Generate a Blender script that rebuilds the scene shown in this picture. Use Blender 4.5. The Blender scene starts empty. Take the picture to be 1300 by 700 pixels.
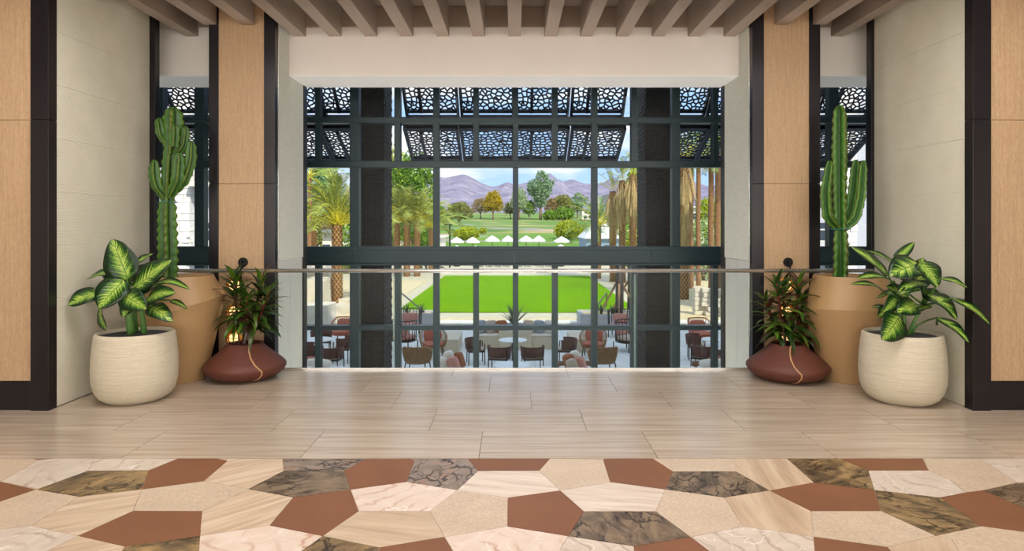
import bpy, bmesh, math, random
from mathutils import Vector, Matrix, noise
R = math.radians
random.seed(7)
scene = bpy.context.scene
COL = scene.collection
# ------------------------------------------------------------------ camera
F, H, CX, CY = 860.0, 1.57, 653.4, 284.5        # focal length in pixels, eye height, vanishing point
cam_d = bpy.data.cameras.new('camera')
cam_d.sensor_width = 36.0
cam_d.lens = F / 1300 * 36
cam_d.shift_x = (650 - CX) / 1300
cam_d.shift_y = -(350 - CY) / 1300
cam_d.clip_end = 6000
cam = bpy.data.objects.new('camera', cam_d)
cam.location = (0, 0, H)
cam.rotation_euler = (R(90), 0, 0)
COL.objects.link(cam)
scene.camera = cam
scene.view_settings.view_transform = 'Standard'
scene.view_settings.look = 'None'
scene.view_settings.gamma = 1
scene.view_settings.use_curve_mapping = False
scene.view_settings.exposure = 0.0
# ------------------------------------------------------------------ sky
world = bpy.data.worlds.new('world')
scene.world = world
world.use_nodes = True
wn, wl = world.node_tree.nodes, world.node_tree.links
wn.clear()
wo = wn.new('ShaderNodeOutputWorld'); wb = wn.new('ShaderNodeBackground')
wt = wn.new('ShaderNodeTexCoord'); ws = wn.new('ShaderNodeSeparateXYZ')
wl.new(wt.outputs['Generated'], ws.inputs[0])
wr = wn.new('ShaderNodeValToRGB')
wr.color_ramp.elements[0].position = 0.0; wr.color_ramp.elements[0].color = (0.44, 0.62, 0.93, 1)
wr.color_ramp.elements[1].position = 0.75; wr.color_ramp.elements[1].color = (0.30, 0.50, 0.88, 1)
e = wr.color_ramp.elements.new(0.12); e.color = (0.38, 0.58, 0.92, 1)
wl.new(ws.outputs['Z'], wr.inputs[0])
wm = wn.new('ShaderNodeMapping'); wm.inputs['Scale'].default_value = (1, 1, 4.5)
wl.new(wt.outputs['Generated'], wm.inputs[0])
wz = wn.new('ShaderNodeTexNoise'); wz.inputs['Scale'].default_value = 5.5; wz.inputs['Detail'].default_value = 6; wz.inputs['Roughness'].default_value = 0.55
wl.new(wm.outputs[0], wz.inputs['Vector'])
wc = wn.new('ShaderNodeValToRGB')
wc.color_ramp.elements[0].position = 0.43; wc.color_ramp.elements[0].color = (0, 0, 0, 1)
wc.color_ramp.elements[1].position = 0.60; wc.color_ramp.elements[1].color = (1, 1, 1, 1)
wl.new(wz.outputs[0], wc.inputs[0])
wx = wn.new('ShaderNodeMix'); wx.data_type = 'RGBA'
wl.new(wc.outputs[0], wx.inputs['Factor']); wl.new(wr.outputs[0], wx.inputs[6]); wx.inputs[7].default_value = (.86, .87, .9, 1)
wl.new(wx.outputs[2], wb.inputs[0]); wb.inputs[1].default_value = 1.35
wl.new(wb.outputs[0], wo.inputs[0])
# ------------------------------------------------------------------ sun (behind the hotel, high)
sd = bpy.data.lights.new('sun', 'SUN'); sd.energy = 4.8; sd.angle = R(0.6); sd.color = (1.0, 0.93, 0.80)
sun = bpy.data.objects.new('sun', sd); COL.objects.link(sun)
SUN_AZ, SUN_EL = R(26), R(43)                    # sun stands behind the camera, to the right
sdir = Vector((-math.sin(SUN_AZ) * math.cos(SUN_EL), math.cos(SUN_AZ) * math.cos(SUN_EL), -math.sin(SUN_EL)))
sun.rotation_euler = sdir.to_track_quat('-Z', 'Y').to_euler()
# ------------------------------------------------------------------ added fill lamps over the hall, out of view (housings are built further down)
FILL_LAMPS = [(-2.7, 4.4), (2.7, 4.4), (-2.7, 1.2), (2.7, 1.2), (0, 4.4), (0, 1.2)]
for (lx, ly) in FILL_LAMPS:
    ld = bpy.data.lights.new('hall_lamp', 'AREA'); ld.shape = 'RECTANGLE'; ld.size = 2.0; ld.size_y = 1.6
    ld.energy = 46 if ly > 3 else 18; ld.color = (1.0, 0.97, 0.94)
    lo = bpy.data.objects.new('hall_lamp', ld); lo.location = (lx, ly, 3.655); COL.objects.link(lo)

# added uplights brightening the soffit, hidden below the landing (housings are built with the atrium)
ATRIUM_FILLS = [-4.4, -1.5, 0.0, 1.5, 4.4]
for lx in ATRIUM_FILLS:
    ld = bpy.data.lights.new('atrium_uplight', 'AREA'); ld.shape = 'RECTANGLE'; ld.size = 1.2; ld.size_y = .5
    ld.energy = 40; ld.color = (1.0, 0.96, 0.92)
    lo = bpy.data.objects.new('atrium_uplight', ld); lo.location = (lx, 7.95, -2.36); lo.rotation_euler = (R(180), 0, 0); COL.objects.link(lo)
# added frontal fill lamps at the unseen rear wall (framed panels follow further down)
for lx in (-5.6, 0.0, 5.6):
    ld = bpy.data.lights.new('rear_window_light', 'AREA'); ld.shape = 'RECTANGLE'; ld.size = 5.0; ld.size_y = 3.2
    ld.energy = 310; ld.color = (0.94, 0.97, 1.0)
    lo = bpy.data.objects.new('rear_window_light', ld); lo.location = (lx, -7.85, 2.0); lo.rotation_euler = (R(90), 0, R(180)); COL.objects.link(lo)

# ================================================================== helpers
def W(px, py, d):                                # point of the place seen at a pixel, d metres ahead
    return Vector(((px - CX) / F * d, d, H - (py - CY) / F * d))
def X(px, d): return (px - CX) / F * d
def Z(py, d): return H - (py - CY) / F * d
def GD(py, z=0.0): return F * (H - z) / (py - CY)
def G(px, py, z=0.0):
    d = GD(py, z); return Vector(((px - CX) / F * d, d, z))

class MB:
    def __init__(s): s.v = []; s.f = []; s.mi = []; s.uv = None; s.col = None
    def add(s, vs, fs, mi=0):
        o = len(s.v); s.v += [tuple(p) for p in vs]
        for f in fs: s.f.append([i + o for i in f]); s.mi.append(mi)
        return s
    def box(s, x0, x1, y0, y1, z0, z1, mi=0, M=None):
        vs = [Vector(p) for p in ((x0,y0,z0),(x1,y0,z0),(x1,y1,z0),(x0,y1,z0),(x0,y0,z1),(x1,y0,z1),(x1,y1,z1),(x0,y1,z1))]
        if M: vs = [M @ p for p in vs]
        return s.add(vs, [(3,2,1,0),(4,5,6,7),(0,1,5,4),(1,2,6,5),(2,3,7,6),(3,0,4,7)], mi)
    def bbox(s, x0, x1, y0, y1, z0, z1, b=0.01, mi=0, M=None):     # box with bevelled edges
        bm = bmesh.new(); bmesh.ops.create_cube(bm, size=1)
        for v in bm.verts: v.co = Vector(((x0+x1)/2 + v.co.x*(x1-x0), (y0+y1)/2 + v.co.y*(y1-y0), (z0+z1)/2 + v.co.z*(z1-z0)))
        bmesh.ops.bevel(bm, geom=bm.edges[:], offset=b, segments=2, affect='EDGES', profile=0.6)
        if M: bmesh.ops.transform(bm, matrix=M, verts=bm.verts[:])
        bm.verts.index_update()
        s.add([v.co for v in bm.verts], [[v.index for v in f.verts] for f in bm.faces], mi); bm.free(); return s
    def tube(s, pts, r, n=8, mi=0, caps=True):
        pts = [Vector(p) for p in pts]; m = len(pts)
        rs = r if isinstance(r, (list, tuple)) else [r] * m
        t0 = (pts[1] - pts[0]).normalized()
        u = t0.orthogonal().normalized(); o = len(s.v)
        for i, p in enumerate(pts):
            t = (pts[min(i+1, m-1)] - pts[max(i-1, 0)]).normalized()
            u = (u - t * u.dot(t)).normalized(); w = t.cross(u)
            for k in range(n):
                a = 2 * math.pi * k / n
                s.v.append(tuple(p + (u * math.cos(a) + w * math.sin(a)) * rs[i]))
        for i in range(m - 1):
            for k in range(n):
                s.f.append([o+i*n+k, o+i*n+(k+1) % n, o+(i+1)*n+(k+1) % n, o+(i+1)*n+k]); s.mi.append(mi)
        if caps:
            s.f.append([o+k for k in range(n)][::-1]); s.mi.append(mi)
            s.f.append([o+(m-1)*n+k for k in range(n)]); s.mi.append(mi)
        return s
    def lathe(s, prof, c=(0,0,0), n=32, mi=0, sx=1, sy=1):
        o = len(s.v); m = len(prof)
        for (r, z) in prof:
            for k in range(n):
                a = 2*math.pi*k/n; s.v.append((c[0]+r*math.cos(a)*sx, c[1]+r*math.sin(a)*sy, c[2]+z))
        for i in range(m-1):
            for k in range(n):
                s.f.append([o+i*n+k, o+i*n+(k+1)%n, o+(i+1)*n+(k+1)%n, o+(i+1)*n+k]); s.mi.append(mi)
        if prof[0][0] > 1e-6: s.f.append([o+k for k in range(n)][::-1]); s.mi.append(mi)
        if prof[-1][0] > 1e-6: s.f.append([o+(m-1)*n+k for k in range(n)]); s.mi.append(mi)
        return s
    def prism(s, poly, z0, z1, mi=0):
        n = len(poly)
        vs = [(p[0], p[1], z0) for p in poly] + [(p[0], p[1], z1) for p in poly]
        return s.add(vs, [list(range(n))[::-1], list(range(n, 2*n))] + [[k, (k+1)%n, n+(k+1)%n, n+k] for k in range(n)], mi)
    def cushion(s, w, d, h, M=None, mi=0, n=10, e=0.45):          # pillow shape centred on the origin
        vs, fs = [], []
        for i in range(n+1):
            ph = -math.pi/2 + math.pi*i/n
            for k in range(2*n):
                th = math.pi*k/n
                sg = lambda a, p: math.copysign(abs(a)**p, a)
                p = Vector((w/2*sg(math.cos(ph), e)*sg(math.cos(th), e), d/2*sg(math.cos(ph), e)*sg(math.sin(th), e), h/2*sg(math.sin(ph), .8)))
                vs.append(M @ p if M else p)
        for i in range(n):
            for k in range(2*n): fs.append([i*2*n+k, i*2*n+(k+1)%(2*n), (i+1)*2*n+(k+1)%(2*n), (i+1)*2*n+k])
        return s.add(vs, fs, mi)
    def build(s, name, mats, parent=None, smooth=False, off=None, loc=None):
        me = bpy.data.meshes.new(name)
        vs = s.v if off is None else [(v[0]-off[0], v[1]-off[1], v[2]-off[2]) for v in s.v]
        me.from_pydata(vs, [], s.f)
        for m in (mats if isinstance(mats, (list, tuple)) else [mats]): me.materials.append(m)
        if any(s.mi): me.polygons.foreach_set('material_index', s.mi)
        if smooth: me.polygons.foreach_set('use_smooth', [True]*len(s.f))
        if s.uv:
            ul = me.uv_layers.new(name='UVMap')
            for lp in me.loops: ul.data[lp.index].uv = s.uv[lp.vertex_index]
        if s.col:
            ca = me.color_attributes.new('ridge', 'FLOAT_COLOR', 'POINT')
            for i, c in enumerate(s.col): ca.data[i].color = (c, c, c, 1)
        me.update()
        o = bpy.data.objects.new(name, me); COL.objects.link(o)
        if loc is not None: o.location = loc
        if parent: o.parent = parent
        return o
def tag(o, label, cat, group=None, kind=None):
    o['label'] = label; o['category'] = cat
    if group: o['group'] = group
    if kind: o['kind'] = kind
    return o
def struct(o, label=None):
    o['kind'] = 'structure'
    if label: o['label'] = label
    return o
def empty(name, loc=(0,0,0), rz=0):
    o = bpy.data.objects.new(name, None); COL.objects.link(o); o.location = loc; o.rotation_euler = (0,0,rz); o.empty_display_size = .1
    return o
def thing(name, label, cat, loc=(0,0,0), rz=0, group=None):
    return tag(empty(name, loc, rz), label, cat, group)
def copy_tree(o, parent=None):
    c = o.copy(); COL.objects.link(c); c.parent = parent
    for ch in o.children: copy_tree(ch, c)
    return c
def dup(o, loc, rz, label=None, group=None):
    c = copy_tree(o); c.location = loc; c.rotation_euler = (0,0,rz)
    if label: c['label'] = label
    if group: c['group'] = group
    return c
def inst(o, name, parent, M):                    # a further object sharing mesh data
    c = bpy.data.objects.new(name, o.data); COL.objects.link(c); c.parent = parent; c.matrix_local = M
    return c

# ================================================================== materials
MATS = {}
def new_mat(name):
    m = bpy.data.materials.new(name); m.use_nodes = True
    nt = m.node_tree; nt.nodes.clear()
    out = nt.nodes.new('ShaderNodeOutputMaterial'); p = nt.nodes.new('ShaderNodeBsdfPrincipled')
    nt.links.new(p.outputs[0], out.inputs[0]); MATS[name] = m
    return m, nt, p, out
def nd(nt, t, **kw):
    n = nt.nodes.new(t)
    for k, v in kw.items(): n.inputs[k].default_value = v
    return n
def coords(nt, scale=(1,1,1), rand=False, kind='Object'):
    tc = nt.nodes.new('ShaderNodeTexCoord'); mp = nt.nodes.new('ShaderNodeMapping')
    mp.inputs['Scale'].default_value = scale
    nt.links.new(tc.outputs[kind], mp.inputs[0])
    if rand:
        oi = nt.nodes.new('ShaderNodeObjectInfo'); mu = nt.nodes.new('ShaderNodeMath'); mu.operation = 'MULTIPLY'; mu.inputs[1].default_value = 57.0
        cb = nt.nodes.new('ShaderNodeCombineXYZ'); nt.links.new(oi.outputs['Random'], mu.inputs[0])
        for i in range(3): nt.links.new(mu.outputs[0], cb.inputs[i])
        nt.links.new(cb.outputs[0], mp.inputs['Location'])
    return mp.outputs[0]
def ramp(nt, fac, stops):
    r = nt.nodes.new('ShaderNodeValToRGB'); el = r.color_ramp.elements
    while len(el) < len(stops): el.new(0.5)
    for e, (p, c) in zip(el, stops): e.position = p; e.color = (*c, 1)
    nt.links.new(fac, r.inputs[0]); return r.outputs[0]
def noise_n(nt, vec, scale, detail=4, rough=.55, dist=0):
    n = nt.nodes.new('ShaderNodeTexNoise'); n.inputs['Scale'].default_value = scale; n.inputs['Detail'].default_value = detail
    n.inputs['Roughness'].default_value = rough; n.inputs['Distortion'].default_value = dist
    nt.links.new(vec, n.inputs['Vector']); return n.outputs[0]
def bump(nt, p, h, strength=.2, dist=.01):
    b = nt.nodes.new('ShaderNodeBump'); b.inputs['Strength'].default_value = strength; b.inputs['Distance'].default_value = dist
    nt.links.new(h, b.inputs['Height']); nt.links.new(b.outputs[0], p.inputs['Normal'])
def mixc(nt, fac, a, b, mode='MIX'):
    m = nt.nodes.new('ShaderNodeMix'); m.data_type = 'RGBA'; m.blend_type = mode
    for s, v in ((0, fac), (6, a), (7, b)):
        if isinstance(v, (int, float)): m.inputs[s].default_value = v
        elif isinstance(v, tuple): m.inputs[s].default_value = (*v, 1)
        else: nt.links.new(v, m.inputs[s])
    return m.outputs[2]
def srgb(r, g, b):
    f = lambda c: (c/255/12.92) if c/255 <= .04045 else ((c/255+.055)/1.055)**2.4
    return (f(r), f(g), f(b))
def mul(c, k): return tuple(min(1, x*k) for x in c)
def mat(name, col, rough=.6, metal=0, var=.15, scale=6, bmp=0, bscale=40, stretch=(1,1,1), rand=False, spec=.5):
    m, nt, p, out = new_mat(name)
    v = coords(nt, stretch, rand)
    c = ramp(nt, noise_n(nt, v, scale), [(.3, mul(col, 1-var)), (.7, mul(col, 1+var))])
    nt.links.new(c, p.inputs['Base Color'])
    p.inputs['Roughness'].default_value = rough; p.inputs['Metallic'].default_value = metal; p.inputs['Specular IOR Level'].default_value = spec
    if bmp: bump(nt, p, noise_n(nt, v, bscale), bmp)
    return m
def glass(name, tint, refl, rough=.3):
    m = bpy.data.materials.new(name); m.use_nodes = True; nt = m.node_tree; nt.nodes.clear()
    out = nt.nodes.new('ShaderNodeOutputMaterial'); t = nd(nt, 'ShaderNodeBsdfTransparent'); t.inputs[0].default_value = (*tint, 1)
    g = nd(nt, 'ShaderNodeBsdfGlossy', Roughness=rough); fr = nd(nt, 'ShaderNodeFresnel', IOR=1.45)
    mu = nt.nodes.new('ShaderNodeMath'); mu.operation = 'MULTIPLY'; mu.inputs[1].default_value = refl
    mx = nt.nodes.new('ShaderNodeMixShader'); L = nt.links.new
    L(fr.outputs[0], mu.inputs[0]); L(mu.outputs[0], mx.inputs[0]); L(t.outputs[0], mx.inputs[1]); L(g.outputs[0], mx.inputs[2]); L(mx.outputs[0], out.inputs[0])
    return m

# --- stone of the floor
def stone_terracotta():
    m, nt, p, o = new_mat('terracotta tile'); v = coords(nt, rand=True)
    nt.links.new(ramp(nt, noise_n(nt, v, 3), [(.3, srgb(127,82,54)), (.7, srgb(138,90,61))]), p.inputs['Base Color'])
    p.inputs['Roughness'].default_value = .5; return m
def stone_brown(i, a, b, c, dk):
    m, nt, p, o = new_mat('brown marble %d' % i); v = coords(nt, (1, 1.7, 1), rand=True)
    n1 = noise_n(nt, v, 4.2, 8, .66, 1.0)
    base = ramp(nt, n1, [(.28, dk), (.42, a), (.55, b), (.68, c), (.8, mul(b, .8))])
    vo = nt.nodes.new('ShaderNodeTexVoronoi'); vo.feature = 'DISTANCE_TO_EDGE'; vo.inputs['Scale'].default_value = 7
    ds = mixc(nt, .35, v, noise_n(nt, v, 6, 5), 'ADD'); nt.links.new(ds, vo.inputs['Vector'])
    cr = ramp(nt, vo.outputs['Distance'], [(.0, (1,1,1)), (.05, (.6,.6,.6)), (.09, (0,0,0))])
    gate = ramp(nt, noise_n(nt, v, 3.3, 2), [(.42, (0,0,0)), (.52, (1,1,1))])
    f = mixc(nt, 1.0, cr, gate, 'MULTIPLY')
    nt.links.new(mixc(nt, f, base, srgb(45,32,24)), p.inputs['Base Color'])
    p.inputs['Roughness'].default_value = .38; return m
def stone_streak(name, c0, c1, c2, scale=(1.2, 14, 1), sc=1.6):
    m, nt, p, o = new_mat(name); v = coords(nt, scale, rand=True)
    n = noise_n(nt, v, sc, 6, .6, .35)
    nt.links.new(ramp(nt, n, [(.28, c0), (.47, c1), (.66, c2)]), p.inputs['Base Color'])
    p.inputs['Roughness'].default_value = .36; return m
def stone_beige():
    m, nt, p, o = new_mat('beige limestone'); v = coords(nt, rand=True)
    a = noise_n(nt, v, 4, 6, .6); b = noise_n(nt, v, 60, 3)
    c = mixc(nt, .35, ramp(nt, a, [(.3, srgb(200,178,154)), (.7, srgb(218,196,172))]), ramp(nt, b, [(.35, srgb(178,156,132)), (.65, srgb(226,208,188))]))
    nt.links.new(c, p.inputs['Base Color']); p.inputs['Roughness'].default_value = .42; return m
def stone_pale(name, base0, base1, vein, light):
    m, nt, p, o = new_mat(name); v = coords(nt, (1, 1.5, 1), rand=True)
    b = ramp(nt, noise_n(nt, v, 5, 7, .65, .6), [(.3, base0), (.7, base1)])
    w = nt.nodes.new('ShaderNodeTexWave'); w.inputs['Scale'].default_value = 1.1; w.inputs['Distortion'].default_value = 9; w.inputs['Detail'].default_value = 4; w.inputs['Detail Scale'].default_value = 1.3
    nt.links.new(v, w.inputs['Vector'])
    f = ramp(nt, w.outputs['Fac'], [(.0, (.8,.8,.8)), (.05, (0,0,0)), (.96, (0,0,0)), (1.0, (.5,.5,.5))])
    g = ramp(nt, noise_n(nt, v, 2.4, 2), [(.45, (0,0,0)), (.6, (1,1,1))])
    c = mixc(nt, mixc(nt, 1., f, g, 'MULTIPLY'), b, vein)
    w2 = ramp(nt, noise_n(nt, v, 1.7, 3, .5, 2), [(.492, (0,0,0)), (.5, (1,1,1)), (.508, (0,0,0))])
    nt.links.new(mixc(nt, w2, c, light), p.inputs['Base Color']); p.inputs['Roughness'].default_value = .34; return m
M_TER = stone_terracotta()
M_BRN = [stone_brown(0, srgb(106,86,62), srgb(148,122,84), srgb(178,146,100), srgb(52,42,32)),
         stone_brown(1, srgb(98,82,66), srgb(134,114,92), srgb(150,128,100), srgb(56,46,36)),
         stone_brown(2, srgb(134,118,104), srgb(154,138,124), srgb(168,124,98), srgb(92,78,68))]
M_STR = stone_streak('banded travertine', srgb(186,160,134), srgb(208,183,156), srgb(226,206,184))
M_STW = stone_streak('wood vein travertine', srgb(178,152,124), srgb(200,174,148), srgb(216,194,168), (1.0, 9, 1), 1.5)
M_STG = stone_streak('grey banded marble', srgb(196,176,160), srgb(222,204,188), srgb(234,220,206))
M_BEI = stone_beige()
M_PAL = stone_pale('pale pink marble', srgb(224,202,184), srgb(236,218,204), srgb(190,140,112), srgb(246,236,226))
M_GRY = stone_pale('pale grey marble', srgb(206,190,174), srgb(226,212,198), srgb(178,158,140), srgb(244,236,226))
def paver_mat():
    m, nt, p, o = new_mat('striped porcelain paver'); v = coords(nt, (.7, 16, 1), rand=True)
    c = ramp(nt, noise_n(nt, v, 1.5, 6, .6, .2), [(.25, srgb(164,144,124)), (.5, srgb(193,175,156)), (.72, srgb(210,194,176))])
    c2 = ramp(nt, noise_n(nt, coords(nt, (1,1,1), True), .9, 2), [(.3, (.93,.93,.93)), (.7, (1,1,1))])
    nt.links.new(mixc(nt, 1., c, c2, 'MULTIPLY'), p.inputs['Base Color']); p.inputs['Roughness'].default_value = .24; return m
M_PAV = paver_mat()
M_GROUT = mat('grout', srgb(112,94,78), .9)
M_GROUTL = mat('joint filler', srgb(214,190,166), .8)
# --- room
def wood_mat(name, c0, c1, stretch=(40, 40, 1.2)):
    m, nt, p, o = new_mat(name); v = coords(nt, stretch)
    c = ramp(nt, noise_n(nt, v, 2.2, 6, .6, .3), [(.3, c0), (.7, c1)])
    c2 = ramp(nt, noise_n(nt, coords(nt, (150, 150, 30)), 1.0, 2), [(.35, (.86,.84,.82)), (.6, (1,1,1))])
    nt.links.new(mixc(nt, 1., c, c2, 'MULTIPLY'), p.inputs['Base Color']); p.inputs['Roughness'].default_value = .55
    bump(nt, p, noise_n(nt, coords(nt, (200, 200, 20)), 1), .06, .002); return m
M_WOOD = wood_mat('rift oak veneer', srgb(184,151,116), srgb(202,171,135))
def cream_mat():
    m, nt, p, o = new_mat('woven plaster wallcovering'); v = coords(nt, (1,1,1))
    c = ramp(nt, noise_n(nt, v, 2.5, 5, .6), [(.3, srgb(226,222,203)), (.7, srgb(237,233,215))])
    n1 = noise_n(nt, coords(nt, (6, 6, 120)), 1.6, 3, .6, .3)
    sx = nt.nodes.new('ShaderNodeTexWave'); sx.bands_direction = 'Z'; sx.inputs['Scale'].default_value = 26; sx.inputs['Distortion'].default_value = 2.2; sx.inputs['Detail'].default_value = 2
    nt.links.new(v, sx.inputs['Vector'])
    h = mixc(nt, .5, n1, sx.outputs['Color'])
    cc = ramp(nt, h, [(.25, (.93,.93,.93)), (.6, (1,1,1))])
    nt.links.new(mixc(nt, 1., c, cc, 'MULTIPLY'), p.inputs['Base Color']); p.inputs['Roughness'].default_value = .85
    bump(nt, p, h, .45, .006); return m
M_CREAM = cream_mat()
M_CREAM2 = mat('grey cream wallcovering', srgb(206,207,196), .85, var=.05, bmp=.3, bscale=60, stretch=(1,1,6))
M_WHITE = mat('warm white plaster', srgb(236,230,224), .85, var=.02, scale=2)
M_SOFF = mat('soffit plaster', srgb(240,239,237), .85, var=.02, scale=2)
M_BEAM = mat('taupe beam paint', srgb(160,144,130), .6, var=.04, scale=3)
M_CEIL = mat('dark taupe ceiling', srgb(120,102,88), .7, var=.05)
M_DARK = mat('dark bronze metal', srgb(36,32,36), .3, .35, var=.12, scale=3, stretch=(1,1,.3))
M_GAP = mat('shadow gap black', srgb(16,14,14), .7)
M_PANELG = mat('grey wall lining', srgb(196,196,190), .6, var=.03)
M_STEEL = mat('brushed steel', srgb(222,220,216), .22, .85, var=.06, scale=20, stretch=(.2,8,8))
M_TEAL = mat('teal black window steel', srgb(26,46,52), .42, .15, var=.08, scale=2)
M_GLASS = glass('clear window glass', (.97,.985,.98), .14)
M_RGLASS = glass('balustrade glass', (.96,.98,.97), .25)
M_GEDGE = mat('green glass edge', srgb(150,180,168), .2)
M_BRASS = mat('brass', srgb(176,130,70), .3, 1.0, var=.08)
M_BLACK = mat('black metal', srgb(28,26,25), .45, .4)
def emis(name, col, s):
    m, nt, p, o = new_mat(name); p.inputs['Base Color'].default_value = (*col, 1); p.inputs['Emission Color'].default_value = (*col, 1); p.inputs['Emission Strength'].default_value = s
    nz = noise_n(nt, coords(nt), 8); mm = nd(nt, 'ShaderNodeMapRange'); mm.inputs['To Min'].default_value = s*.9; mm.inputs['To Max'].default_value = s*1.1
    nt.links.new(nz, mm.inputs[0]); nt.links.new(mm.outputs[0], p.inputs['Emission Strength']); return m
M_BULB = emis('warm lamp glass', (1.0, .62, .26), 1.6)
M_LAMP = emis('hall lamp diffuser', (1.0, .93, .85), 1.2)

# ================================================================== the setting: floor
D0, D1 = 4.531, 7.298                            # mosaic border, edge of the landing
floor = struct(MB().box(-9, 9, -8, D1, -.5, -.006).build('floor', M_GROUT))
rows = [D0 + .603*k for k in range(5)] + [D1 - .012]
offs = [-.24, -.652, .146, -.242, -.645]
k = 0
paver0 = None
for i in range(5):
    y0, y1 = rows[i] + .0016, rows[i+1] - .0016
    for j in range(-8, 9):
        x0 = offs[i] + 1.2*j + .002; x1 = x0 + 1.2 - .004
        if i >= 2: x0, x1 = max(x0, -3.915), min(x1, 3.86)
        else: x0, x1 = max(x0, -8.98), min(x1, 8.98)
        if x1 - x0 < .05: continue
        cx, cy = (x0+x1)/2, (y0+y1)/2
        o = MB().box(x0-cx, x1-cx, y0-cy, y1-cy, -.008, 0).build('paver', M_PAV, floor, loc=(cx, cy, 0))
MB().box(-9, 9, -8, D0 - .0005, -.02, -.0045).build('joint_bed', M_GROUTL, floor)
# --- mosaic, traced on the floor plane
def A(*p): return [(x/3.939, 570 + y/3.939) for x, y in p]
def B(*p): return [(310 + x/3.714, 570 + y/3.714) for x, y in p]
def C(*p): return [(640 + x/3.824, 570 + y/3.824) for x, y in p]
def D(*p): return [(960 + x/3.824, 570 + y/3.824) for x, y in p]
T, BE, ST, SW, SG, PA, GR = M_TER, M_BEI, M_STR, M_STW, M_STG, M_PAL, M_GRY
B0, B1, B2 = M_BRN
mosaic = [
 (A((-80,48),(165,48),(195,56),(5,165),(-120,150)), BE, 0), (A((165,48),(270,48),(195,56)), T, 0),
 (A((270,48),(475,48),(440,110),(190,201),(5,165),(195,56)), GR, 20), (A((475,48),(890,48),(745,108),(440,110)), GR, 140),
 (A((440,110),(743,108),(710,204),(398,240),(184,203)), B0, 35), (A((890,48),(1085,48),(1138,60),(1018,163),(710,204),(743,108)), T, 0),
 (A((-120,150),(5,165),(178,205),(0,265),(-160,300)), T, 0), (A((178,205),(398,240),(155,385),(0,405),(-170,400),(-160,300),(0,265)), BE, 10),
 (A((398,240),(710,204),(665,311),(390,436),(155,385)), ST, 28), 
 ([A((710,204))[0], A((1018,163))[0], B((20,190))[0], A((1012,312))[0], A((665,311))[0]], BE, 40),
 (A((1085,48),(1138,60)) [:1] + B((180,48),(185,105),(20,190)) + A((1018,163),(1138,60)), ST, 40),
 (B((20,190),(232,230),(120,362)) + A((1000,436),(1012,312)), ST, 46),
 (A((665,311),(1012,312),(1000,436),(625,489),(390,436)), T, 0), (A((155,385),(390,436),(225,515),(60,600),(-170,560),(-170,400),(0,405)), GR, 60),
 (A((390,436),(625,489),(520,640),(60,600),(225,515)), ST, 30), (A((1000,436),(985,600),(520,640),(625,489)), B0, 15),
 (A((1000,436)) + B((120,362),(370,412),(270,483),(150,600)) + A((985,600)), PA, 20),
 (B((180,48),(575,48),(470,105),(185,105)), B2, 0), (B((185,105),(470,105),(502,193),(232,230),(20,190)), B1, 10),
 (B((575,48),(765,48),(804,55),(765,157),(502,193),(470,105)), T, 0), (B((765,48),(1056,48),(1103,105),(1005,195),(765,157),(804,55)), B2, 70),
 (B((1056,48)) + C((222,48),(170,107)) + B((1103,105)), T, 0), (B((502,193),(540,294),(370,412),(120,362),(232,230)), T, 0),
 (B((765,157),(1005,195),(875,295),(540,294),(502,193)), PA, 160), (B((540,294),(875,295),(945,416),(637,466),(370,412)), SW, -12),
 (B((1005,195),(1243,231),(1240,367),(945,416),(875,295)), BE, 5), (B((1103,105)) + C((170,107),(272,203)) + B((1243,231),(1005,195)), SG, -15),
 (B((370,412),(637,466),(600,620),(150,600),(270,483)), B0, 60), (B((637,466),(945,416),(1010,525),(960,640),(600,620)), T, 0),
 (B((945,416),(1240,367)) + C((312,425),(230,560)) + B((1010,525)), PA, 30),
 (C((222,48),(480,52),(515,162),(272,203),(170,107)), BE, 0), (C((480,52),(500,48),(722,48),(819,110),(783,198),(515,162)), T, 0),
 (C((722,48),(1120,48),(1125,110),(819,110)), BE, 0), (C((819,110),(1125,110),(1288,203),(1070,237),(783,198)), B1, 55),
 (C((272,203),(515,162),(783,198),(736,304),(387,304)), SG, -10), (C((272,203),(387,304),(312,425),(15,378),(17,238)), T, 0),
 (C((387,304),(736,304),(906,429),(628,474),(312,425)), B1, 100), (C((783,198),(1070,237),(1160,378),(906,429),(736,304)), BE, 0),
 (C((1070,237),(1288,203)) + D((266,303),(277,427)) + C((1160,378)), SW, 86), (C((1120,48)) + D((150,48),(280,164),(68,203)) + C((1125,110)), SW, 82),
 (C((906,429),(1160,378)) + D((277,427),(290,560)) + C((1080,560)), GR, 10), (C((628,474),(906,429),(1080,560),(1000,640),(640,610)), T, 0),
 (C((312,425),(628,474),(640,610),(230,560)), GR, 20),
 (D((150,48),(410,48),(545,106),(574,200),(280,164)), B0, 20), (D((410,48),(808,48),(838,106),(545,106)), T, 0),
 (D((68,203),(280,164),(574,200),(607,303),(266,303)), T, 0), (D((545,106),(838,106),(940,150),(1015,213),(893,237),(574,200)), GR, 15),
 (D((808,48),(1085,48),(1270,165),(1100,202),(1015,213),(940,150),(838,106)), BE, 0), (D((1085,48),(1480,48),(1500,160),(1270,165)), GR, 100),
 (D((574,200),(893,237),(1090,376),(872,423),(607,303)), B0, -30), (D((893,237),(1015,213),(1100,202),(1330,300),(1480,420),(1300,404),(1090,376)), T, 0),
 (D((1100,202),(1270,165),(1500,160),(1480,300),(1330,300)), B1, 20), (D((266,303),(607,303),(872,423),(635,477),(277,427)), BE, 0),
 (D((277,427),(635,477),(760,600),(290,560)), T, 0), (D((635,477),(872,423),(950,440),(1020,560),(760,600)), SW, 60),
 (D((872,423),(1090,376),(1300,404),(1480,420),(1500,580),(1020,560),(950,440)), BE, 0),
]
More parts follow.
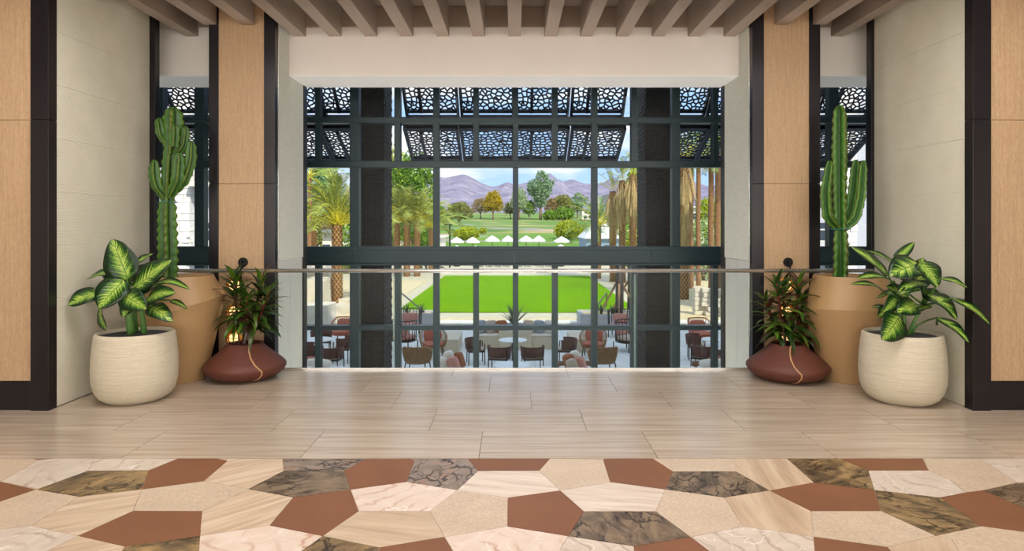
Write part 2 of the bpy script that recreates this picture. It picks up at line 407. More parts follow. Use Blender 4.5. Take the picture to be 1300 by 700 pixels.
def shrink(poly, g):
    n = len(poly); ar = sum(poly[i].x*poly[(i+1)%n].y - poly[(i+1)%n].x*poly[i].y for i in range(n))
    if ar < 0: poly = poly[::-1]
    out = []
    for i in range(n):
        a, b, c = poly[i-1], poly[i], poly[(i+1)%n]
        u, v = (b-a).normalized(), (c-b).normalized()
        n1, n2 = Vector((-u.y, u.x)), Vector((-v.y, v.x)); s = n1 + n2
        k = max(.35, s.dot(n1)); out.append(b + s * (g / k))
    return out
def mosaic_tile(poly, m, ang, ztop):
    c = sum(poly, Vector((0,0))) / len(poly); a = R(ang)
    poly = shrink(poly, .0014)
    rot = Matrix.Rotation(-a, 2)
    loc = [rot @ (p - c) for p in poly]
    o = MB().prism([(p.x, p.y) for p in loc], -.012, ztop).build('mosaic_tile', m, floor, loc=(c.x, c.y, 0)); o.rotation_euler = (0,0,a); return o
for poly, m, ang in mosaic:
    pts = [G(x, max(y, 582.2)) for x, y in poly]
    pts = [Vector((p.x, min(p.y, D0 - .001))) for p in pts]
    mosaic_tile(pts, m, ang, 0)
def clip(poly, p, nrm):                          # keep the side where (q-p).n <= 0
    out = []
    for i in range(len(poly)):
        a, b = poly[i], poly[(i+1) % len(poly)]; da, db = (a-p).dot(nrm), (b-p).dot(nrm)
        if da <= 0: out.append(a)
        if (da < 0 < db) or (db < 0 < da): out.append(a + (b-a)*(da/(da-db)))
    return out
def voronoi(sites, x0, x1, y0, y1, reach):
    cells = []
    for i, s in enumerate(sites):
        poly = [Vector(q) for q in ((x0,y0),(x1,y0),(x1,y1),(x0,y1))]
        for j, t in enumerate(sites):
            if j == i or abs(t.x-s.x) > reach or abs(t.y-s.y) > reach: continue
            poly = clip(poly, (s+t)/2, t-s)
            if len(poly) < 3: break
        cells.append(poly)
    return cells
rnd = random.Random(3)
sites = []
for i in range(-13, 14):
    for j in range(0, 8):
        sites.append(Vector((i*.42 + (.21 if j % 2 else 0) + rnd.uniform(-.11,.11), 1.75 + j*.38 + rnd.uniform(-.1,.1))))
kinds = [T, BE, ST, B0, PA, T, GR, SW, BE, B1, SG]
for s, poly in zip(sites, voronoi(sites, -5.4, 5.4, 1.6, D0 - .002, 1.6)):
    if len(poly) < 3: continue
    if s.y > 3.27 and abs(s.x) < s.y*.74: continue
    mosaic_tile(poly, rnd.choice(kinds), rnd.uniform(0, 180), -.003)

# ================================================================== the setting: front wall with oak panels and bronze posts
DF = 5.685
def sides(l, r): return ((-1, l), (1, r))
wall_posts = {-1: (X(38.5, DF), X(61.5, DF)), 1: (X(1235, DF), X(1258.5, DF))}
for s, nm in ((-1, 'left'), (1, 'right')):
    a, b = wall_posts[s]; outer = min(a, b) if s < 0 else max(a, b); inner = b if s < 0 else a
    w = struct(empty('wall_' + nm, (s*6, DF, 0)), 'oak panelled wall with dark bronze corner post')
    off = (s*6, DF, 0)
    def q(name, m, x0, x1, y0, y1, z0, z1, b=.003):
        return MB().bbox(min(x0,x1), max(x0,x1), y0, y1, z0, z1, b).build(name, m, w, off=off)
    q('wall_core', M_GAP, outer + s*.0, s*9, DF+.05, DF+.16, 0, 4.05)
    gx = outer + s*.012
    for (z0, z1) in ((.245, 2.446), (2.449, 4.05)):
        q('oak_panel', M_WOOD, gx, gx + s*1.2, DF+.03, DF+.05, z0, z1); q('oak_panel', M_WOOD, gx + s*1.203, gx + s*2.4, DF+.03, DF+.05, z0, z1); q('oak_panel', M_WOOD, gx + s*2.403, s*9, DF+.03, DF+.05, z0, z1)
    q('wall_post', M_DARK, outer, inner, DF, DF+.105, 0, 2.446); q('wall_post', M_DARK, outer, inner, DF, DF+.105, 2.449, 4.05)
    bb = struct(MB().bbox(min(gx, s*9), max(gx, s*9), DF+.022, DF+.05, 0, .24, .004).build('baseboard_' + nm, M_DARK))
# side walls of the recess
DP = 7.28
XS = {-1: -3.93, 1: 3.87}
for s, nm in ((-1, 'left'), (1, 'right')):
    x = XS[s]; sw = struct(empty('wall_%s_recess' % nm, (x, 6.5, 0)), 'cream woven side wall of the recess')
    m = MB(); m.box(min(x, x+s*.12), max(x, x+s*.12), DF+.105, DP+.0, 0, 4.05); m.build('wall_core', M_CREAM, sw, off=(x, 6.5, 0))
    # courses of the wall covering with fine horizontal seams
    zz = 0.004
    while zz < 4.05:
        z1 = min(zz + .46, 4.05)
        MB().bbox(min(x, x-s*.006), max(x, x-s*.006), DF+.106, DP-.001, zz, z1-.0025, .0022).build('wallcovering_strip', M_CREAM, sw, off=(x, 6.5, 0)); zz = z1
# posts at the back end of the recess
for s, nm, pa, pb in ((-1, 'left', 187, 196.5), (1, 'right', 1106, 1113)):
    xa, xb = sorted((X(pa, DP), X(pb, DP)))
    if s < 0: xa -= .03
    else: xb += .03
    tr = struct(MB().bbox(xa, xb, DP, DP+.1, -.02, 4.05, .003).build('trim_%d' % (1 if s < 0 else 2), M_DARK))
    struct(MB().box(min(s*9, XS[s]), max(s*9, XS[s]), DP+.05, DP+.15, -2.6, 4.05).build('wall_%s_return' % nm, M_CREAM))
# pillars
PIL = {-1: (265, 277, 335, 349), 1: (1041.5, 1027.7, 970, 955.4)}
for s, nm in ((-1, 'left'), (1, 'right')):
    e = [X(p, DP) for p in PIL[s]]; xo, xw0, xw1, xi = e
    pw = struct(empty('wall_%s_pillar' % nm, ((xo+xi)/2, DP, 0)), 'oak faced pillar with bronze corner posts'); off = pw.location.copy()
    def q(name, m, x0, x1, y0, y1, z0, z1, b=.003):
        return MB().bbox(min(x0,x1), max(x0,x1), y0, y1, z0, z1, b).build(name, m, pw, off=off)
    D8 = 8.27
    zs = 1.165
    q('pillar_core', M_GAP, xo + (-s)*.01, xi - (-s)*.03, DP+.03, D8, -2.6, 4.05)
    for z0, z1 in ((0, 2.0), (2.003, 4.05)):
        q('oak_panel', M_WOOD, xw0, xw1, DP+.012, DP+.03, z0, z1)
        q('corner_post', M_DARK, xo, xw0, DP, DP+.1, z0, z1); q('corner_post', M_DARK, xw1, xi, DP, DP+.1, z0, z1)
    q('edge_strip', M_STEEL, xi + s*.012, xi + s*-.001, DP+.1, DP+.118, 0, 4.05, .002)
    q('side_lining', M_CREAM2, xi + s*.03, xi + s*.004, DP+.12, D8, zs, 4.05)
    q('lower_lining', M_PANELG, xi + s*.04, xi + s*.016, DP+.12, (DP+.12+D8)/2-.006, -2.6, zs-.004); q('lower_lining', M_PANELG, xi + s*.04, xi + s*.016, (DP+.12+D8)/2+.0, D8, -2.6, zs-.004)
    q('end_post', M_DARK, xi + s*.1, xi + s*-.004, D8, D8+.13, -2.6, 3.27-.0)
# ceiling, beams, fascia
ceil = struct(MB().box(-9, 9, -8, 8.4, 4.05, 4.25).build('ceiling', M_CEIL))
DFa = 7.74
XB = X(653.4, DFa)
for kx in range(-21, 22):
    bx = XB + kx*.409
    y1 = DFa
    for s in (-1, 1):
        a, b = sorted((X(PIL[s][0], DP), X(PIL[s][3], DP)))
        if a - .05 < bx < b + .05: y1 = DP - .001
    if abs(bx) > 3.87 - .0 : y1 = DF + .02
    MB().bbox(bx-.07, bx+.07, -7.9, y1, 3.712, 4.06, .004).build('beam', M_BEAM, ceil)
MB().bbox(-3.85, 3.85, DFa-.03, DFa-.002, 3.815, 4.055, .003).build('cross_board', M_BEAM, ceil)
struct(MB().bbox(-6.6, 6.6, DFa, 8.40, 3.27, 4.6, .004).build('wall_fascia', M_WHITE), 'deep white bulkhead above the window')
struct(MB().bbox(-6.6, 6.6, DFa+.004, 8.397, 3.262, 3.2699, .002).build('trim_3', M_SOFF), 'soffit of the bulkhead')
# hall enclosure behind and beside the camera
struct(MB().box(-9.2, -9, -8, DF+.1, 0, 4.05).build('wall_far_left', M_CREAM)); struct(MB().box(9, 9.2, -8, DF+.1, 0, 4.05).build('wall_far_right', M_CREAM)); struct(MB().box(-9.2, 9.2, -8.2, -8, 0, 4.05).build('wall_back', M_CREAM))
struct(MB().box(-9, 9, D1, 9.7, -2.9, -2.62).build('floor_atrium', M_PAV))
struct(MB().box(-6.8, -6.6, DP+.1, 9.7, -2.62, 4.6).build('wall_atrium_left', M_CREAM)); struct(MB().box(6.6, 6.8, DP+.1, 9.7, -2.62, 4.6).build('wall_atrium_right', M_CREAM))
struct(MB().box(-9, 9, D1-.2, D1-.001, -2.62, -.5).build('wall_below_landing', M_CREAM))
struct(MB().box(-32, 32, -20, 9.7, 4.6, 16.6).build('wall_upper_storeys', M_CREAM))
for s in (-1, 1): struct(MB().box(min(s*9.2, s*32), max(s*9.2, s*32), -20, 9.7, -2.62, 4.6).build('wall_wing_' + ('left' if s < 0 else 'right'), M_CREAM))
for i, lx in enumerate((-5.6, 0.0, 5.6)):         # added glowing panels, framed like windows, behind the rear fill lamps
    rw = struct(empty('window_%d' % (i+2), (lx, -7.95, .4)), 'tall frosted window of the rear wall')
    MB().box(-2.5, 2.5, -.04, -.02, 0, 3.2).build('pane', M_LAMP, rw)
    for a in (-2.55, -1.25, 0, 1.25, 2.55): MB().bbox(a-.04, a+.04, -.05, .05, 0, 3.2, .005).build('window_frame', M_DARK, rw)
for lx in ATRIUM_FILLS:
    t = thing('atrium_uplight', 'long box uplight on the atrium floor below the landing', 'floor light', (lx, 7.95, -2.62), 0, 'atrium uplights')
    MB().bbox(-.65, .65, -.3, .3, 0, .22, .01).build('housing', M_BLACK, t); MB().box(-.6, .6, -.25, .25, .221, .245).build('diffuser', M_LAMP, t)
# housings of the added hall fill lamps
for i, (lx, ly) in enumerate(FILL_LAMPS):
    t = thing('ceiling_light', 'flat square ceiling light fixed below the taupe beams', 'ceiling light', (lx, ly, 3.66), 0, 'ceiling lights of the hall')
    MB().bbox(-1.05, 1.05, -.85, .85, .012, .05, .004).build('housing', M_WHITE, t); MB().box(-1.0, 1.0, -.8, .8, .002, .012).build('diffuser', M_LAMP, t)

# ================================================================== glass balustrade
rail = thing('glass_railing', 'clear glass balustrade with round steel handrail at the edge of the landing', 'railing', (0, 7.3, 0))
RY = 7.19; rz_ = Z(344, RY)
MB().tube([(-3.86, RY-7.3, rz_), (3.8, RY-7.3, rz_)], .0215, 14).build('handrail', M_STEEL, rail, smooth=True)
gx = [X(349, DP)+.004, X(500, 7.3), X(806, 7.3), X(955.4, DP)-.004]
for i in range(3): MB().box(gx[i]+.006, gx[i+1]-.006, -.006, .006, .02, 1.03).build('glass_panel', M_RGLASS, rail)
for a, b in ((-3.86, -3.3), (3.3, 3.8)): MB().box(a, b, .07, .082, .02, 1.03).build('glass_panel', M_RGLASS, rail)
for i in (1, 2):
    MB().box(gx[i]-.0075, gx[i]-.004, -.0065, .0065, .02, 1.03).build('glass_edge', M_GEDGE, rail); MB().box(gx[i]+.004, gx[i]+.0075, -.0065, .0065, .02, 1.03).build('glass_edge', M_GEDGE, rail)
MB().bbox(gx[0], gx[3], -.012, .012, -.004, .02, .002).build('base_channel', M_STEEL, rail)

# ================================================================== wall lamps on the pillars
def wall_lamp(px, label):
    c = W(px, 333, DP+.01); t = thing('wall_lamp', label, 'wall lamp', (c.x, c.y, c.z))
    MB().tube([(0,.0,0), (0,-.022,0)], .05, 24).build('wall_plate', M_BLACK, t)
    MB().tube([(0,-.02,0), (0,-.07,0)], .012, 10).build('arm', M_BLACK, t)
    MB().tube([(0,-.065,.02), (0,-.065,-.86)], .009, 10).build('stem', M_BLACK, t)
    for zz in (-.24, -.52, -.80):
        ring = MB()
        pts = [(-.055 + .082*math.cos(a), -.095, zz + .082*math.sin(a)) for a in [2*math.pi*k/28 for k in range(29)]]
        ring.tube(pts, .011, 8, caps=False); ro = ring.build('lamp_ring', M_BRASS, t, smooth=True)
        MB().tube([(-.055, -.062, zz), (-.055, -.085, zz)], .078, 24).build('back_dish', M_BRASS, ro)
        b = MB(); b.cushion(.11, .07, .11, Matrix.Translation((-.055, -.098, zz)), e=1.0); b.build('lamp_glass', M_BULB, ro, smooth=True)
        MB().tube([(-.137, -.115, zz), (-.055, -.142, zz), (.027, -.115, zz)], .004, 6).build('cage_bar', M_BRASS, ro)
        MB().tube([(-.055, -.115, zz-.082), (-.055, -.142, zz), (-.055, -.115, zz+.082)], .004, 6).build('cage_bar', M_BRASS, ro)
    return t
wall_lamp(309, 'brass three-globe wall lamp on oak pillar behind the sparse cordyline')
wall_lamp(1000, 'brass three-globe wall lamp on oak pillar behind the dense cordyline')

# ================================================================== planters and plants
def pot_mat(name, c, rough=.8, stretch=(3, 3, 60), b=.5):
    m, nt, p, o = new_mat(name)
    h = noise_n(nt, coords(nt, stretch), 1.4, 5, .65, .4); h2 = noise_n(nt, coords(nt), 70, 3)
    c1 = ramp(nt, h, [(.25, mul(c, .86)), (.6, mul(c, 1.04))]); c2 = ramp(nt, h2, [(.28, (.62,.58,.52)), (.4, (1,1,1))])
    nt.links.new(mixc(nt, .5, c1, mixc(nt, 1., c1, c2, 'MULTIPLY')), p.inputs['Base Color']); p.inputs['Roughness'].default_value = rough
    bump(nt, p, h, b, .008); return m
M_CPOT = pot_mat('cream cast stone', srgb(210,200,178))
M_TAN = mat('smooth tan fibreglass', srgb(176,141,98), .38, var=.03, scale=2)
M_RED = pot_mat('red brown clay', srgb(100,54,41), .55, (2.5, 2.5, 6), 1.0)
M_VEIN = mat('sand coloured inlay', srgb(204,160,112), .6)
M_SOIL = mat('dark grey potting gravel', srgb(72,74,80), .9, bmp=.8, bscale=60)
M_SOILB = mat('dark soil', srgb(50,40,34), .95, bmp=.8, bscale=60)
def dieff_mat():
    m, nt, p, o = new_mat('variegated leaf'); uv = nt.nodes.new('ShaderNodeUVMap'); se = nt.nodes.new('ShaderNodeSeparateXYZ'); L = nt.links.new
    L(uv.outputs[0], se.inputs[0])
    ab = nt.nodes.new('ShaderNodeMath'); ab.operation = 'ABSOLUTE'; L(se.outputs['X'], ab.inputs[0])
    # slanted side veins
    m1 = nt.nodes.new('ShaderNodeMath'); m1.operation = 'MULTIPLY_ADD'; m1.inputs[1].default_value = -.28; L(ab.outputs[0], m1.inputs[0]); L(se.outputs['Y'], m1.inputs[2])
    cb = nt.nodes.new('ShaderNodeCombineXYZ'); L(m1.outputs[0], cb.inputs[0]); 
    sg = nt.nodes.new('ShaderNodeMath'); sg.operation = 'SIGN'; L(se.outputs['X'], sg.inputs[0]); L(sg.outputs[0], cb.inputs[1])
    oi = nt.nodes.new('ShaderNodeObjectInfo'); mr = nt.nodes.new('ShaderNodeMath'); mr.operation = 'MULTIPLY'; mr.inputs[1].default_value = 31.; L(oi.outputs['Random'], mr.inputs[0]); L(mr.outputs[0], cb.inputs[2])
    st = noise_n(nt, cb.outputs[0], 22, 2, .5)
    mp = nt.nodes.new('ShaderNodeMapping'); mp.inputs['Scale'].default_value = (3, 9, 1); L(uv.outputs[0], mp.inputs[0])
    bl = noise_n(nt, mp.outputs[0], 2.2, 4, .7)
    ad = nt.nodes.new('ShaderNodeMath'); ad.operation = 'MULTIPLY_ADD'; ad.inputs[1].default_value = 1.25; L(st, ad.inputs[0]); 
    m2 = nt.nodes.new('ShaderNodeMath'); m2.operation = 'MULTIPLY_ADD'; m2.inputs[1].default_value = -.62; L(ab.outputs[0], m2.inputs[0]); 
    m3 = nt.nodes.new('ShaderNodeMath'); m3.operation = 'MULTIPLY'; m3.inputs[1].default_value = .5; L(bl, m3.inputs[0]); L(m3.outputs[0], m2.inputs[2]); L(m2.outputs[0], ad.inputs[2])
    c = ramp(nt, ad.outputs[0], [(.42, srgb(14,42,16)), (.57, srgb(34,78,22)), (.68, srgb(100,144,42)), (.94, srgb(196,212,104))])
    mid = ramp(nt, ab.outputs[0], [(.02, (1,1,1)), (.06, (0,0,0))])
    L(mixc(nt, mid, c, srgb(84,136,52)), p.inputs['Base Color']); p.inputs['Roughness'].default_value = .35
    p.inputs['Subsurface Weight'].default_value = 0.0
    bump(nt, p, st, .25, .004); return m
M_DIEF = dieff_mat()
M_STEM = mat('green stem', srgb(84,130,56), .5, var=.25, scale=14)
def cord_mat():
    m, nt, p, o = new_mat('dark cordyline leaf'); uv = nt.nodes.new('ShaderNodeUVMap'); oi = nt.nodes.new('ShaderNodeObjectInfo')
    c = ramp(nt, oi.outputs['Random'], [(.0, srgb(30,56,18)), (.4, srgb(54,90,26)), (.72, srgb(96,130,40)), (.9, srgb(48,52,26)), (1., srgb(84,36,38))])
    n = noise_n(nt, uv.outputs[0], 4, 3); nt.links.new(mixc(nt, .5, c, mixc(nt, 1., c, ramp(nt, n, [(.3, (.5,.5,.4)), (.7, (1.,1.,1.))]), 'MULTIPLY')), p.inputs['Base Color'])
    p.inputs['Roughness'].default_value = .32; return m
M_CORD = cord_mat()
M_CSTEM = mat('red cordyline stem', srgb(112,36,42), .5)
M_CANE = mat('grey cane', srgb(118,98,80), .7)
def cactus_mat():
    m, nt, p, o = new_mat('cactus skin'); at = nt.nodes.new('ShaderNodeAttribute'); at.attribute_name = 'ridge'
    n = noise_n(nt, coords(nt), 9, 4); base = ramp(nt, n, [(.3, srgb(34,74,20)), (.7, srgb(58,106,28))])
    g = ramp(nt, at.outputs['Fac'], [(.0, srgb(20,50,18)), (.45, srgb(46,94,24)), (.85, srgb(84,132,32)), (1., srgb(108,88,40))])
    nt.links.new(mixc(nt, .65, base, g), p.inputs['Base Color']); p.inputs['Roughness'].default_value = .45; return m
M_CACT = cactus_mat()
M_SPINE = mat('brown cactus spine', srgb(96,72,42), .6)
M_TIE = mat('teal plant tie', srgb(40,120,116), .5)
CAMP = Vector((0, 0, H))

def leaf(Bp, Tp, w, face, sag, fold=.12, nseg=12, tipx=1.0):
    """one leaf blade from base to tip; face = way the blade looks, sag = arching"""
    Bp, Tp = Vector(Bp), Vector(Tp); d = (Tp - Bp); L = d.length; d.normalize()
    N = Vector(face); N = (N - d*N.dot(d)).normalized(); S = d.cross(N).normalized()
    m = MB(); m.uv = []
    us = (-1, -.55, 0, .55, 1)
    for i in range(nseg+1):
        t = i/nseg; arch = math.sin(math.pi*t**1.0)*sag*L; c = Bp + d*(L*t) + N*(arch)
        prof = (math.sin(math.pi*min(1, t**.70))**.55) * (1 - .12*t) * (1 if t < .8 else 1 - ((t-.8)/.2)**2*.35) if 0 < t < 1 else 0.0
        hw = w/2*prof*1.08
        for u in us:
            wav = .03*w*math.sin(t*9 + u*2)*abs(u)
            m.v.append(tuple(c + S*(u*hw) + N*(-fold*w*prof*(1-abs(u))*.9 + wav))); m.uv.append((u, t))
    n = len(us)
    for i in range(nseg):
        for k in range(n-1): m.f.append([i*n+k, i*n+k+1, (i+1)*n+k+1, (i+1)*n+k]); m.mi.append(0)
    return m
def solid(o, th):
    md = o.modifiers.new('thickness', 'SOLIDIFY'); md.thickness = th; md.offset = 0
    return o

def cream_pot(t, sc=1.0):
    out = [(.215,0), (.245,.012), (.29,.045), (.325,.10), (.345,.18), (.350,.28), (.346,.40), (.336,.50), (.326,.575), (.322,.596), (.312,.606), (.298,.606), (.288,.596), (.284,.53)]
    p = MB().lathe([(r*sc, z) for r, z in out], n=64).build('pot', M_CPOT, t, smooth=True); p['label'] = 'cream cast stone pot with rough texture'
    MB().lathe([(0.0,.0), (.1,.004), (.2,.0), (.285*sc,-.006)][::-1], (0,0,.583), n=40).build('soil', M_SOIL, t)

def dieffenbachia(pot_px, label, leaves, stems, conv):
    c = G(*pot_px); t = thing('potted_dieffenbachia', label, 'potted plant', (c.x, c.y, 0)); cream_pot(t)
    dc = c.y
    def P(q, dd): return W(*conv(*q), dc + dd)
    crown = []
    for pts, r in stems:
        path = [P(q[:2], q[2]) for q in pts]
        MB().tube(path, [r, r*.95, r*.85, r*.6][:len(path)] if len(path) <= 4 else r, 12).build('stem', M_STEM, t, smooth=True, off=c)
        crown.append(path[-1])
    for (b, tp, w, db, dt, face, sag) in leaves:
        bp, tpp = P(b, db), P(tp, dt)
        wm = w*1.2/2.917*dc/F
        o = solid(leaf(bp, tpp, wm, face, sag).build('leaf', M_DIEF, t, smooth=True, off=c), .0015)
        near = min(crown, key=lambda q: (q-bp).length)
        mid = (near + bp)/2 + Vector((0, 0, -.03)) + (bp-near)*.1
        MB().tube([near - Vector((0,0,.06)), mid, bp, bp + (tpp-bp)*.12], [.011, .009, .006, .003], 8).build('petiole', M_STEM, t, smooth=True, off=c)
FC, UP = Vector((0,-1,.25)), Vector((0,-.45,1))
def tl(x, y): return (70 + x/2.917, 290 + y/2.917)
def trr(x, y): return (1070 + x/2.915, 290 + y/2.915)
dieffenbachia((172, 507), 'variegated dieffenbachia in cream stone pot, its broadest leaf standing straight up', [
  ((268,192),(210,40),100,-.05,.0,FC,.04), ((245,165),(116,188),58,.05,.06,UP,.12), ((252,190),(160,298),92,-.12,-.26,FC,.10),
  ((158,238),(46,286),66,-.10,-.2,Vector((-.1,-.8,.6)),.12), ((166,292),(192,380),40,-.12,-.24,Vector((-.6,-.7,.2)),.1), ((285,225),(432,118),88,-.04,-.06,Vector((-.2,-.9,.5)),.06),
  ((298,125),(362,94),40,.10,.16,UP,.05), ((362,206),(498,226),40,.0,-.05,UP,.16), ((338,262),(446,238),62,-.08,-.2,Vector((0,-.85,.6)),.10),
  ((252,245),(338,300),70,-.16,-.30,Vector((0,-.9,.45)),.08), ((348,290),(436,346),54,-.08,-.2,Vector((.2,-.8,.6)),.12), ((425,266),(490,300),24,.05,.05,UP,.1),
  ((262,205),(180,170),60,.14,.28,UP,.1), ((290,200),(350,150),60,.16,.3,UP,.1), ((270,225),(235,160),50,.1,.25,FC,.1), ((300,250),(410,200),50,.12,.3,UP,.12), ((250,250),(130,235),48,.08,.1,UP,.12), ((300,190),(385,140),64,.06,.1,FC,.06), ((300,235),(400,170),60,.04,.05,Vector((0,-.8,.6)),.08), ((290,265),(250,330),48,-.18,-.3,FC,.08), ((235,215),(190,140),54,.08,.14,FC,.06), ((320,300),(380,290),44,.02,-.08,UP,.1),
  ], [(((282,408,-.04),(276,350,-.04),(266,270,-.04),(264,200,0)), .033), (((330,402,.03),(326,350,.03),(318,300,.03),(310,235,.03)), .027), (((300,395,.1),(296,330,.1),(290,240,.1)), .022)], tl)
dieffenbachia((1145, 508.5), 'leggy dieffenbachia in cream stone pot, its long leaves arching outwards', [
  ((168,172),(28,68),56,.0,-.08,Vector((.2,-.75,.7)),.06), ((190,128),(92,82),34,.1,.16,UP,.08), ((192,118),(266,52),34,.08,.1,FC,.04), ((278,130),(172,178),92,-.06,-.18,Vector((0,-.75,.7)),.12),
  ((288,122),(352,216),84,-.08,-.2,Vector((.25,-.95,.25)),.08), ((362,184),(460,220),36,-.22,-.36,UP,.12), ((192,202),(48,188),46,-.06,-.2,UP,.14), ((166,246),(24,208),36,.02,-.02,UP,.16),
  ((302,202),(206,236),54,-.1,-.25,UP,.12), ((308,238),(422,338),70,-.1,-.28,Vector((.3,-.8,.6)),.16), ((312,240),(212,244),46,-.1,-.28,UP,.16), ((405,258),(544,356),40,-.26,-.50,Vector((.3,-.8,.6)),.10),
  ((272,282),(200,312),62,-.14,-.3,Vector((0,-.85,.5)),.1), ((212,328),(146,414),84,-.18,-.34,FC,.07), ((350,330),(466,424),50,-.2,-.40,Vector((.35,-.8,.5)),.12), ((182,302),(106,292),28,.04,.0,UP,.1),
  ((272,190),(212,160),56,.08,.14,FC,.08), ((262,190),(300,110),50,.14,.26,UP,.08), ((300,250),(360,235),50,.08,.1,UP,.12), ((230,230),(120,260),44,.14,.3,UP,.1), ((160,290),(132,330),34,-.02,-.06,FC,.1), ((250,170),(190,150),60,.02,.0,FC,.06), ((255,215),(330,150),60,.06,.08,FC,.06), ((240,260),(160,215),50,-.04,-.1,Vector((0,-.8,.6)),.1), ((300,230),(360,280),56,-.05,-.12,Vector((.2,-.9,.4)),.1), ((275,300),(330,290),40,-.06,-.12,UP,.1), ((200,260),(150,310),44,-.1,-.2,FC,.08),
  ], [(((240,402,0),(258,360,-.02),(280,310,-.02),(300,260,-.02)), .017), (((228,402,-.05),(228,350,-.05),(222,290,-.05),(210,215,-.03)), .016), (((210,402,.02),(206,340,.02),(198,280,.02),(188,195,.02)), .016), (((220,400,.08),(226,320,.08),(240,240,.08),(262,165,.06)), .018), (((248,402,.03),(275,360,.03),(315,340,.0),(348,331,-.02)), .009)], trr)

# ---- tall tan planters with cactus
def tan_planter(t, phi, tilt):
    m = MB(); n = 72; rings = []
    for (r, z, k) in ((.262,0,0),(.268,.008,0),(.43,.70,1),(.432,.715,1),(.338,1.035,0),(.334,1.05,0),(.318,1.05,0),(.306,1.0,0),(.30,.93,0)):
        for i in range(n):
            a = 2*math.pi*i/n
            zz = z + k*tilt*math.cos(a - phi); rr = r + k*.012*math.cos(a-phi)
            m.v.append((rr*math.cos(a), rr*math.sin(a), zz))
    for j in range(8):
        for i in range(n): m.f.append([j*n+i, j*n+(i+1)%n, (j+1)*n+(i+1)%n, (j+1)*n+i]); m.mi.append(0)
    m.f.append(list(range(n))[::-1]); m.mi.append(0); m.f.append(list(range(8*n, 9*n))); m.mi.append(0)
    o = m.build('planter', M_TAN, t); o['label'] = 'smooth tan angular planter'
    for p in o.data.polygons: p.use_smooth = True
    md = o.modifiers.new('crease', 'EDGE_SPLIT'); md.split_angle = R(14)
    MB().lathe([(.302,0),(.2,.01),(0,.012)], (0,0,.94), n=32).build('soil', M_SOILB, t)
def cactus_stem(m, sp, path, rad, nr, wob=.17, seed=0, tip=True):
    path = [Vector(p) for p in path]
    # resample
    pts, rr = [], []
    for i in range(len(path)-1):
        k = max(2, int((path[i+1]-path[i]).length/.018))
        for j in range(k):
            u = j/k; pts.append(path[i].lerp(path[i+1], u)); rr.append(rad[i]*(1-u)+rad[i+1]*u)
    pts.append(path[-1]); rr.append(rad[-1])
    for _ in range(6):
        pts = [pts[0]] + [(pts[i-1]+pts[i]*2+pts[i+1])/4 for i in range(1, len(pts)-1)] + [pts[-1]]
    L = len(pts); nk = nr*8; o = len(m.v)
    u = Vector((1, .25, 0)); acc = 0
    for i, p in enumerate(pts):
        t = (pts[min(i+1,L-1)]-pts[max(i-1,0)]).normalized(); u = (u - t*u.dot(t)).normalized(); w = t.cross(u)
        if i: acc += (pts[i]-pts[i-1]).length
        endf = 1.0
        rem = (L-1-i)/max(1, L-1)
        if tip and i > L-7: endf = math.sqrt(max(.02, 1-((i-(L-7))/6.3)**2))
        for k in range(nk):
            a = 2*math.pi*k/nk; rib = abs(math.cos(a*nr/2))**2.2
            r = rr[i]*1.02*endf*(.38 + .62*rib*(1 + wob*math.sin(acc*70 + seed + round(a*nr/2/math.pi)*1.7)))
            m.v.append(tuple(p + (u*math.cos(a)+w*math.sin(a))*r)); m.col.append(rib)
        if i % 2 == 0 and endf > .3:
            for q in range(nr):
                a = 2*math.pi*q/nr; dr = u*math.cos(a)+w*math.sin(a); e0 = p + dr*rr[i]*1.02*endf*.98
                sp.add([e0 + t*.003, e0 - t*.003, e0 + dr.cross(t)*.003, e0 + dr*.011], [(0,2,3),(2,1,3),(1,0,3)])
    for i in range(L-1):
        for k in range(nk): m.f.append([o+i*nk+k, o+i*nk+(k+1)%nk, o+(i+1)*nk+(k+1)%nk, o+(i+1)*nk+k]); m.mi.append(0)
    m.f.append([o+(L-1)*nk+k for k in range(nk)]); m.mi.append(0)
def cactus(base_px, dc, label, phi, tilt, stems, tie):
    c = Vector((X(base_px, dc), dc, 0)); t = thing('potted_cactus', label, 'potted cactus', c); tan_planter(t, phi, tilt)
    for i, (pts, rad, nr) in enumerate(stems):
        m = MB(); m.col = []; sp = MB()
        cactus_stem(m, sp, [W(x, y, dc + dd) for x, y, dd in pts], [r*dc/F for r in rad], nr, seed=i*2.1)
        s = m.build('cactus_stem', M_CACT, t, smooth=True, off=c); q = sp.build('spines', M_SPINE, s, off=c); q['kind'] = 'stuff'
    tx, ty, tr = tie; p = W(tx, ty, dc); r = tr*dc/F
    MB().tube([(p.x + r*math.cos(a), p.y + r*math.sin(a), p.z + .004*math.sin(3*a)) for a in [2*math.pi*k/24 for k in range(25)]], .004, 6, caps=False).build('plant_tie', M_TIE, t, off=c)
